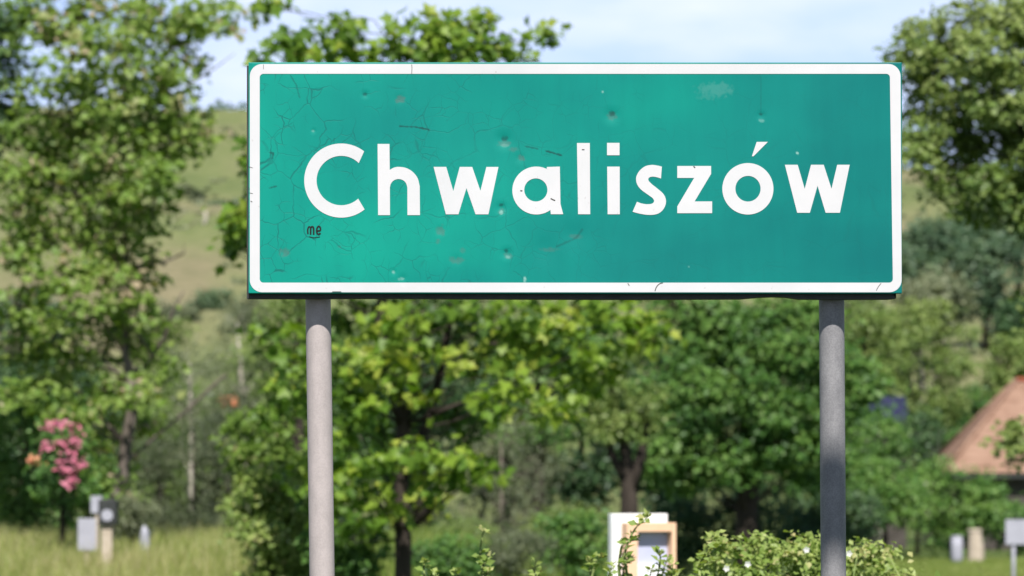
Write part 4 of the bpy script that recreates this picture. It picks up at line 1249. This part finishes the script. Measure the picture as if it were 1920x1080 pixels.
# flowering shrub
def build_pink():
    D = 46.5
    base = gbase(115, D)
    rng = np.random.default_rng(17)
    t = thing('flowering_shrub', 'shrub with heavy pink blossom beside the glossy bush', 'shrub', base)
    cl = fill_clumps(125, 880, 62, 95, D, 20, 28, rng, 0.45, 0.1, 0.8, 0.4, 0.6)
    mb = MB()
    trunk_with_limbs(mb, [base - np.array([0, 0, 0.1]), P(118, 980, D), P(122, 900, D)], [0.04, 0.035, 0.025], cl, rng)
    mb.build('stem', M['bark_dark'], t, True, off=base)
    foliage(t, base, cl, M['leaf_green'], 'oval', 0.075, 0.11, 12, 0.8, seed=18, name='foliage')
    for (a, b_, rx, ry) in [(112, 806, 30, 18), (122, 840, 26, 18), (135, 868, 26, 22), (128, 896, 24, 18), (138, 815, 18, 16), (88, 838, 12, 9)]:
        foliage(t, base, [pc(a, b_, rx, ry, D, -0.75, 0.45)], M['pink'], 'blade', 0.05, 0.055, 8, 0.3, seed=int(a + b_), name='blossom')
    for (a, b_, rx, ry) in [(68, 862, 8, 6)]:
        o = foliage(t, base, [pc(a, b_, rx, ry, D, -0.8, 0.9)], M['orange_petal'], 'blade', 0.05, 0.05, 8, 0.3, seed=int(a + b_), name='blossom')
        o['label'] = 'orange blossom cluster'


build_pink()


def build_orange():
    D = 80.0
    base = gbase(428, D)
    t = thing('flowering_bush', 'slim bush with one orange red bloom near the pale trunks', 'bush', base)
    rng = np.random.default_rng(3)
    cl = fill_clumps(425, 800, 36, 70, D, 10, 22, rng, 0.4)
    mb = MB()
    trunk_with_limbs(mb, [base - np.array([0, 0, 0.1]), P(428, 900, D), P(428, 790, D)], [0.05, 0.04, 0.02], cl, rng)
    mb.build('stem', M['bark_dark'], t, True, off=base)
    foliage(t, base, cl, M['leaf_grey'], 'oval', 0.08, 0.15, 10, 0.7, seed=5, name='foliage')
    foliage(t, base, [pc(430, 748, 12, 9, D, -0.7, .5)], M['orange_petal'], 'blade', 0.07, 0.08, 9, 0.4, seed=6, name='blossom')


build_orange()


# ------------------------------------------------------------------ buildings
def build_house():
    x0, xr, x1 = 13.75, 16.5, 27.0
    yf, yr, yb = 122.0, 125.6, 129.2
    ze, zr = 2.42, 5.45
    o = (20.0, 125.6, 0.0)
    t = thing('house', 'low house with a steep terracotta tiled hip roof behind the hedge', 'house', o)
    wall = solid('dark_plaster', (0.05, 0.043, 0.038), (0.09, 0.08, 0.07), 2, 0.9, 0.1)
    mb = MB()
    mb.box(x0 + 0.55, x1 - 0.55, yf + 0.5, yb - 0.5, -0.2, ze - 0.05)
    mb.build('wall', wall, t, off=o)
    tile = solid('terracotta', (0.20, 0.115, 0.08), (0.31, 0.20, 0.145), 1.6, 0.85, 0.15, detail=8)
    ridge = solid('terracotta_red', (0.30, 0.075, 0.045), (0.40, 0.12, 0.07), 3, 0.85, 0.15)
    # four slopes laid in overlapping courses
    rf = MB()

    def slope(a, b_, c, d, n=13):
        a, b_, c, d = [np.array(q, float) for q in (a, b_, c, d)]
        nrm = unit(np.cross(b_ - a, d - a))
        for i in range(n):
            t0, t1 = i / n, (i + 1.12) / n
            t1 = min(t1, 1.0)
            p = [a + (d - a) * t0 + nrm * 0.026, b_ + (c - b_) * t0 + nrm * 0.026, b_ + (c - b_) * t1 + nrm * 0.012, a + (d - a) * t1 + nrm * 0.012]
            q = [v - nrm * 0.03 for v in p]
            rf.add(p + q, [(0, 1, 2, 3), (7, 6, 5, 4), (0, 4, 5, 1), (1, 5, 6, 2), (2, 6, 7, 3), (3, 7, 4, 0)])
    A, B, C_, D_ = (x0, yf, ze), (x1, yf, ze), (x1, yb, ze), (x0, yb, ze)
    R0, R1 = (xr, yr, zr), (x1 - 2.7, yr, zr)
    slope(A, B, R1, R0)
    slope(B, C_, R1, R1)
    slope(C_, D_, R0, R1)
    slope(D_, A, R0, R0)
    roof = rf.build('roof', tile, t, off=o)
    for p, q in ((R0, R1), (A, R0), (D_, R0), (B, R1), (C_, R1)):
        mb = MB()
        p, q = np.array(p) + np.array([0, 0, 0.06]), np.array(q) + np.array([0, 0, 0.06])
        mb.tube([p, q], 0.08, 8)
        w = mb.build('ridge_tiles', ridge if p[2] > 4 else tile, roof, True, off=o)
    mb = MB()
    mb.box(x0 + 0.05, x1 - 0.05, yf + 0.02, yf + 0.07, ze - 0.16, ze - 0.02)
    mb.build('fascia', M['dark_metal'], t, off=o)
    for wx in (18.6, 21.4, 24.2):
        mb = MB()
        mb.box(wx, wx + 0.9, yf + 0.47, yf + 0.51, 0.9, 2.0)
        w = mb.build('window', M['white_paint'], t, off=o)
        mb = MB()
        mb.box(wx + 0.08, wx + 0.82, yf + 0.462, yf + 0.468, 0.98, 1.92)
        mb.build('pane', solid('dark_glass', (0.02, 0.025, 0.03), (0.03, 0.035, 0.04), 2, 0.1, 0.5), w, off=o)
    # barn with a dark blue roof glimpsed between the trees
    D = 122.0
    c = P(1662, 772, D)
    o2 = (float(c[0]), D, float(ground_z(c[0], D)))
    t2 = thing('barn', 'small barn with a dark blue roof glimpsed between trees', 'barn', o2)
    s = D / F
    zt, zb = EYE + (HOR - 742) * s, EYE + (HOR - 790) * s
    xl, xr2 = (1600 - 960) * s, (1700 - 960) * s
    mb = MB()
    mb.box(xl + 0.1, xr2 - 0.1, D - 0.9, D + 2.2, o2[2] - 0.2, zb)
    mb.build('wall', wall, t2, off=o2)
    mb = MB()
    th = 0.06
    mb.add([(xl, D - 1.2, zb), (xr2, D - 1.2, zb), (xr2, D + 0.6, zt), (xl, D + 0.6, zt), (xl, D + 2.5, zb), (xr2, D + 2.5, zb),
            (xl, D - 1.2, zb - th), (xr2, D - 1.2, zb - th), (xr2, D + 0.6, zt - th), (xl, D + 0.6, zt - th), (xl, D + 2.5, zb - th), (xr2, D + 2.5, zb - th)],
           [(0, 1, 2, 3), (3, 2, 5, 4), (7, 6, 9, 8), (8, 9, 10, 11), (0, 6, 7, 1), (5, 11, 10, 4), (0, 3, 9, 6), (3, 4, 10, 9), (2, 1, 7, 8), (5, 2, 8, 11)])
    mb.build('roof', solid('blue_sheet', (0.018, 0.02, 0.05), (0.03, 0.033, 0.07), 2, 0.6, 0.2), t2, off=o2)


build_house()


def rot_pts(mb, c, ang):
    ca, sa = math.cos(ang), math.sin(ang)
    mb.v = [(c[0] + x * ca - y * sa, c[1] + x * sa + y * ca, c[2] + z) for x, y, z in mb.v]
    return mb


def build_shrine():
    D = 21.0
    s = D / F
    c = ((1205 - 960) * s, D, 0.0)
    k = 21.0 / 55.0
    H = EYE + (HOR - 963) * s
    zb = H - 0.62
    t = thing('wayside_shrine', 'small white wayside box with a peach framed niche, half hidden by shrubs', 'shrine', c)
    ang = math.radians(20)

    def part(name, boxes, mat, bevel=0.003, parent=t):
        mb = MB()
        for x0, x1, y0, y1, z0, z1 in boxes:
            mb.box(x0 * k, x1 * k, y0 * k, y1 * k, z0, z1)
        rot_pts(mb, c, ang)
        return mb.build(name, mat, parent, off=c, bevel=bevel)
    w = 0.435
    part('back_slab', [(-w - 0.04, w - 0.05, 0.0, 0.14, zb, H)], M['white_paint'])
    h2 = H - 0.13 * k
    fl, frt = -0.33, 0.43
    part('niche_frame', [(fl, fl + 0.17, -0.22, -0.002, zb, h2), (frt - 0.065, frt, -0.22, -0.002, zb, h2), (fl + 0.1705, frt - 0.0655, -0.22, -0.002, h2 - 0.13 * k, h2), (fl + 0.1705, frt - 0.0655, -0.22, -0.002, zb, zb + 0.1)], M['peach'])
    part('niche_panel', [(fl + 0.172, frt - 0.067, -0.045, -0.004, zb + 0.1005, h2 - 0.1305 * k)], M['slate_blue'], 0)
    part('white_tablet', [(fl + 0.175, frt - 0.19, -0.12, -0.05, zb + 0.101, h2 - 0.60 * k)], M['white_paint'])
    part('pillar', [(-0.25, 0.25, -0.18, 0.12, -0.2, zb - 0.001)], M['concrete'])


build_shrine()


def build_small_things():
    # plate on a thin post at the right edge
    D = 60.0
    s = D / F
    cx = (1903 - 960) * s
    base = (cx, D, float(ground_z(cx, D)))
    t = thing('road_sign', 'blank pale grey road sign on a thin post at the right edge', 'sign', base)
    mb = MB(); mb.box((1885 - 960) * s, (1941 - 960) * s, D - 0.03, D - 0.012, EYE + (HOR - 1021) * s, EYE + (HOR - 974) * s)
    mb.build('plate', M['grey_white'], t, off=base, bevel=0.004)
    mb = MB(); mb.tube([(cx - 0.02, D + 0.02, base[2] - 0.2), (cx - 0.02, D + 0.02, EYE + (HOR - 980) * s)], 0.03, 10)
    mb.build('post', M['grey_white'], t, True, off=base)
    mb = MB(); mb.box(cx - 0.06, cx + 0.02, D - 0.011, D + 0.052, EYE + (HOR - 1000) * s, EYE + (HOR - 995) * s)
    mb.build('clamp', M['dark_metal'], t, off=base)
    # tan gate pier and white barrel by the hedge
    D = 92.0
    s = D / F
    for (a, w, y0, top, mat, nm, lab, cat) in [(1830, 30, 1046, 996, 'concrete', 'stone_pillar', 'tan stone pillar standing under the bright hedge bushes', 'pillar'), (1794, 22, 1046, 1004, 'grey_white', 'barrel', 'whitish barrel standing left of the tan pillar', 'barrel')]:
        cx = (a - 960) * s
        g = float(ground_z(cx, D))
        b0 = (cx, D, g)
        zt = EYE + (HOR - top) * s
        t = thing(nm, lab, cat, b0)
        r = w * s / 2
        mb = MB()
        if nm == 'stone_pillar':
            mb.tube([(cx, D, g - 0.1), (cx, D, g + (zt - g) * 0.5), (cx - 0.03, D, zt)], [r * 1.1, r, r * 0.8], 8)
            mb.build('shaft', M[mat], t, off=b0)
            mb = MB(); mb.tube([(cx - 0.03, D, zt), (cx - 0.03, D, zt + 0.06)], [r * 0.95, r * 0.85], 8)
            mb.build('cap', M['concrete'], t, off=b0)
        else:
            hh = zt - g
            mb.tube([(cx, D, g - 0.02), (cx, D, g + hh * 0.3), (cx, D, g + hh * 0.6), (cx, D, g + hh * 0.93)], [r * 0.95, r * 1.04, r * 1.04, r * 0.95], 16)
            mb.build('drum', M[mat], t, True, off=b0)
            mb = MB(); mb.tube([(cx, D, g + hh * 0.931), (cx, D, g + hh)], [r * 0.98, r * 0.98], 16)
            mb.build('lid', M[mat], t, off=b0)
    # left: post with a dark box and round white disc, white boards, whitewashed stone
    D = 43.0
    s = D / F
    cx = (201 - 960) * s
    g = float(ground_z(cx, D))
    b0 = (cx, D, g)
    t = thing('mailbox_post', 'beige post carrying a dark box with a round white disc, in the grass', 'post', b0)
    mb = MB(); mb.box(cx - 0.06, cx + 0.06, D - 0.05, D + 0.05, g - 0.2, EYE + (HOR - 984) * s)
    mb.build('post', M['concrete'], t, off=b0, bevel=0.008)
    mb = MB(); mb.box(cx - 0.09, cx + 0.11, D - 0.1, D + 0.09, EYE + (HOR - 983.8) * s, EYE + (HOR - 936) * s)
    mb.build('box', M['dark_metal'], t, off=b0, bevel=0.012)
    zc = EYE + (HOR - 966) * s
    mb = MB(); mb.tube([(cx + 0.01, D - 0.101, zc), (cx + 0.01, D - 0.112, zc)], 0.065, 24)
    mb.build('disc', M['grey_white'], t, off=b0)
    for (a, y0, y1, w, D, ang, lab) in [(163, 1032, 972, 34, 43.5, 0.15, 'pale lilac white board leaning in the grass beside the beige post'), (181, 1010, 930, 22, 44.5, -0.2, 'narrow white board standing behind the dark box')]:
        s = D / F
        cx = (a - 960) * s
        g = float(ground_z(cx, D))
        b0 = (cx, D, g)
        t = thing('white_board', lab, 'board', b0, 'white boards in the grass')
        h0, h1 = EYE + (HOR - min(y0, 962 if w < 30 else 1032)) * s - g, EYE + (HOR - y1) * s - g
        mb = MB(); mb.box(-w * s / 2, w * s / 2, -0.012, 0.012, max(h0, 0.0), h1)
        rot_pts(mb, b0, ang)
        mb.build('face', M['grey_white'], t, off=b0, bevel=0.004)
        mb = MB(); mb.box(-0.02, 0.02, 0.0125, 0.04, -0.1, h1 - 0.03)
        rot_pts(mb, b0, ang)
        mb.build('stake', M['concrete'], t, off=b0)
    D = 46.0
    s = D / F
    cx = (270 - 960) * s
    g = float(ground_z(cx, D))
    zc = EYE + (HOR - 998) * s
    rng = np.random.default_rng(4)
    mb = MB()
    mb.tube([(cx, D, g - 0.05), (cx, D, g + (zc - g) * 0.4), (cx + 0.01, D, zc), (cx, D, zc + 0.07)], [0.07, 0.075, 0.06, 0.02], 9)
    mb.v = [(x + rng.normal(0, .008), y + rng.normal(0, .008), z + rng.normal(0, .006)) for x, y, z in mb.v]
    o = mb.build('marker_stone', M['grey_white'], None, False, off=(cx, D, g))
    o.location = (cx, D, g)
    o['label'] = 'whitewashed stone in the grass below the dark grey green bush'
    o['category'] = 'stone'


build_small_things()


# ------------------------------------------------------------------ grass
def grass(name, label, x0, x1, y0, y1, n, h, w, seed, tint=0.5, heads=0.15):
    rng = np.random.default_rng(seed)
    y = y0 + (y1 - y0) * rng.random(n)
    sfrac = rng.random(n)
    x = x0 * y / y0 + (x1 - x0) * y / y0 * sfrac
    cl_ = np.sin(x * 1.3 + 2 * np.sin(y * 0.6)) * np.sin(y * 0.9 + 1.7 * np.sin(x * 0.8))
    z = ground_z(x, y)
    hh = h * np.clip(rng.normal(1, 0.25, n) + 0.25 * cl_, 0.35, 1.8)
    lean = rng.normal(0, 0.28, (n, 2)) * hh[:, None]
    a = rng.uniform(0, math.pi, n)
    dx, dy = np.cos(a) * w * y / y0, np.sin(a) * w * y / y0
    b0 = np.stack([x - dx, y - dy, z - 0.02], -1)
    b1 = np.stack([x + dx, y + dy, z - 0.02], -1)
    m0 = np.stack([x - dx * .7 + lean[:, 0] * .35, y - dy * .7 + lean[:, 1] * .35, z + hh * .6], -1)
    m1 = np.stack([x + dx * .7 + lean[:, 0] * .35, y + dy * .7 + lean[:, 1] * .35, z + hh * .6], -1)
    tp = np.stack([x + lean[:, 0], y + lean[:, 1], z + hh], -1)
    V = np.stack([b0, b1, m0, m1, tp], 1).reshape(-1, 3)
    T = np.array([(0, 1, 3), (0, 3, 2), (2, 3, 4)])
    T = (T[None] + (np.arange(n) * 5)[:, None, None]).reshape(-1, 3)
    ti = np.clip(tint + 0.14 * cl_ + rng.normal(0, 0.13, n) + (rng.random(n) < heads) * 0.3, 0, 1)
    me = tri_mesh(name, V, T, np.repeat(ti, 3))
    o = link(name, me, M['grass'])
    o['kind'] = 'stuff'
    o['label'] = label
    o['category'] = 'grass'


grass('tall_grass', 'tall yellowish meadow grass along the bank at the left', -6.2, -2.7, 40, 62, 36000, 0.27, 0.006, 1, 0.74, 0.25)
grass('rough_grass', 'rough dry grass and weeds between the young maple and the shrine', -2.75, 1.5, 42, 58, 16000, 0.30, 0.006, 4, 0.25, 0.25)
grass('meadow_grass', 'mown green meadow grass at the right in front of the hedge', 7.0, 12.2, 74, 98, 40000, 0.13, 0.008, 2, 0.5, 0.05)
grass('verge_grass', 'green verge grass around the foot of the town sign', -1.5, 1.5, 8.0, 16, 16000, 0.22, 0.003, 3, 0.4, 0.1)


# ------------------------------------------------------------------ nearest plants just behind the sign
def build_near_shrub():
    D = 13.2
    base = gbase(1450, D)
    base[2] = 0
    rng = np.random.default_rng(61)
    t = thing('hedge_shrub', 'pale yellow green shrub behind the dark pole at the bottom edge', 'shrub', base)
    spec = [(1340, 1040, 26, 30, .7), (1345, 1012, 12, 12, .8), (1400, 1030, 34, 26, .6), (1440, 1020, 34, 22, .6), (1490, 1035, 40, 26, .6), (1530, 1040, 36, 30, .6), (1590, 1045, 34, 26, .62), (1640, 1040, 36, 22, .65),
            (1420, 1065, 40, 26, .5), (1480, 1075, 50, 26, .5), (1560, 1080, 50, 28, .5), (1640, 1075, 40, 26, .55), (1690, 1072, 26, 16, .65), (1370, 1075, 36, 22, .5), (1610, 1024, 18, 12, .75), (1520, 1012, 22, 12, .7), (1660, 1030, 16, 10, .75)]
    cl = [pc(a, b_, rx, ry, D, rng.uniform(-0.12, 0.2), t_) for a, b_, rx, ry, t_ in spec]
    low = []
    for _ in range(46):
        x = rng.uniform(1320, 1720)
        low.append((np.array([(x - 960) / F * D, D + rng.uniform(-0.25, 0.45), rng.uniform(0.35, 1.3)]), np.array([0.12, 0.12, 0.1]), 0.4))
    mb = MB()
    for c, r, _ in cl + low[:20]:
        limb(mb, base + np.array([rng.normal(0, 0.1), rng.normal(0, 0.08), -0.05]), c, 0.008, 0.002, rng, 0.05, 6, 5)
    foliage(t, base, cl, M['leaf_pale'], 'oval', 0.024, 0.027, 11, 1.0, 0.3, 300, 62, 'foliage', mb, 0.0012, sizevar=0.25)
    foliage(t, base, low, M['leaf_pale'], 'oval', 0.028, 0.04, 12, 0.8, 0.3, 0, 63, 'foliage')
    mb.build('stem', M['stem_green'], t, True, off=base)
    for k, (a, b_) in enumerate([(1592, 1038), (1402, 1058), (1362, 1066), (1512, 1031)]):
        p = P(a, b_, D - 0.22)
        mbv = MB()
        for j in range(5):
            an = j * 2 * math.pi / 5 + k
            q = p + np.array([math.cos(an), 0, math.sin(an)]) * 0.007
            e = p + np.array([math.cos(an), -0.3, math.sin(an)]) * 0.0125
            sd = np.array([-math.sin(an), 0, math.cos(an)]) * 0.005
            mbv.add([p, q - sd + np.array([0, -.003, 0]), e, q + sd + np.array([0, -.003, 0])], [(0, 1, 2, 3)])
        mbv.build('flower', M['white_petal'], t, off=base)


build_near_shrub()


def weed(name, label, cat, D, stems, mat, seed, group=None, leaf=0.03, per=1.0):
    """Leafy stems: each a list of photo points from the tip downwards; they run on to the ground."""
    rng = np.random.default_rng(seed)
    xb = np.mean([s_[-1][0] for s_ in stems])
    base = np.array([(xb - 960) / F * D, D, 0.0])
    t = thing(name, label, cat, base, group)
    mb = MB()
    pos, ow, ti, szs = [], [], [], []
    for st in stems:
        dd = D + rng.uniform(-0.1, 0.1)
        pts = [P(a, b_, dd + rng.normal(0, 0.02)) for a, b_ in chain(st, 5)]
        foot = np.array([base[0] + rng.normal(0, 0.05), dd, -0.05])
        run = [pts[-1] + (foot - pts[-1]) * k / 5 + np.array([rng.normal(0, 0.01), rng.normal(0, 0.01), 0]) for k in range(1, 6)]
        full = pts + run
        mb.tube(full, np.linspace(0.0016, 0.006, len(full)), 6)
        L = 0.0
        for i in range(len(full) - 1):
            seg = full[i + 1] - full[i]
            ln = np.linalg.norm(seg)
            top = i < len(pts)
            nl = rng.poisson(per * ln / (0.011 if (top and L < 0.07) else 0.03 if top else 0.06)) + (1 if top and i < 2 else 0)
            for _ in range(nl):
                an = rng.uniform(0, 2 * math.pi)
                o_ = np.array([math.cos(an), math.sin(an), 0.55 if L < 0.07 else 0.2])
                pos.append(full[i] + seg * rng.random() + o_ * 0.003)
                ow.append(unit(o_))
                ti.append(np.clip(rng.normal(0.72 if L < 0.07 else 0.5, 0.13), 0, 1))
                szs.append(leaf * rng.uniform(0.55, 1.2) * (0.75 if L < 0.03 else 1.0))
            L += ln
    pos, ow, ti, szs = np.array(pos), np.array(ow), np.array(ti), np.array(szs)
    n = len(pos)
    tip = unit(ow + rng.normal(0, 0.3, (n, 3)))
    nrm = unit(np.array([0, -0.4, 0.8]) + rng.normal(0, 0.5, (n, 3)))
    nrm = unit(nrm - tip * np.sum(nrm * tip, 1, keepdims=True))
    fr = np.stack([np.cross(tip, nrm), tip, nrm], -1)
    v = HOR - (pos[:, 2] - EYE) / pos[:, 1] * F
    for i in np.nonzero(v < 1078)[0]:
        o = bpy.data.objects.new('leaf', leaf_variant('oval', mat, ti[i]))
        COL.objects.link(o)
        o.parent = t
        mt = np.eye(4)
        mt[:3, :3] = fr[i] * szs[i]
        mt[:3, 3] = pos[i] - base
        o.matrix_local = Matrix(mt.tolist())
    r = v >= 1078
    if r.any():
        o = link('foliage', leaves_mesh('foliage', pos[r], fr[r], szs[r], ti[r], 'oval', base), mat, t)
        o['kind'] = 'stuff'
    mb.build('stem', M['stem_green'], t, True, off=base)


G = 'tall weeds behind the sign'
weed('tall_weed', 'tallest pale weed stem, standing free left of the white shrine', 'weed', 12.2, [[(908, 990), (903, 1012), (901, 1040), (906, 1075)], [(924, 1040), (912, 1052), (905, 1062)], [(918, 1070), (910, 1078)]], M['leaf_pale'], 201, G)
weed('tall_weed', 'short pale weed tip between the tallest weed and the shrine', 'weed', 12.0, [[(1004, 1052), (1003, 1066), (1005, 1085)], [(1012, 1070), (1008, 1085)]], M['leaf_pale'], 202, G)
weed('tall_weed', 'pale weed with two tips nearest the left pole', 'weed', 12.1, [[(796, 1050), (795, 1068), (798, 1090)], [(815, 1072), (808, 1085)], [(822, 1078), (812, 1090)], [(856, 1068), (862, 1085)]], M['leaf_pale'], 203, G)
weed('climbing_shoots', 'leafy shoots climbing in front of the white shrine', 'shrub', 12.3,
     [[(1216, 968), (1205, 978), (1192, 990), (1180, 1012), (1172, 1040), (1176, 1080)], [(1198, 1008), (1180, 1016), (1166, 1024), (1160, 1060)], [(1236, 1030), (1238, 1050), (1232, 1085)], [(1252, 1045), (1246, 1062), (1240, 1085)],
      [(1130, 1042), (1118, 1052), (1110, 1080)], [(1112, 1046), (1106, 1062), (1110, 1085)], [(1180, 1050), (1170, 1065), (1168, 1085)], [(1262, 1058), (1258, 1085)], [(1275, 1070), (1266, 1085)], [(1148, 1060), (1140, 1085)], [(1222, 1066), (1218, 1085)]],
     M['leaf_pale'], 204, None, 0.032, 1.2)
weed('arching_shoot', 'arching leafy shoot rising at the left end of the pale shrub', 'shrub', 11.9, [[(1345, 1000), (1334, 1014), (1324, 1035), (1312, 1060), (1310, 1085)], [(1355, 1020), (1340, 1030), (1326, 1045)], [(1336, 1052), (1322, 1060), (1312, 1070)]], M['leaf_pale'], 205, None, 0.034, 1.2)
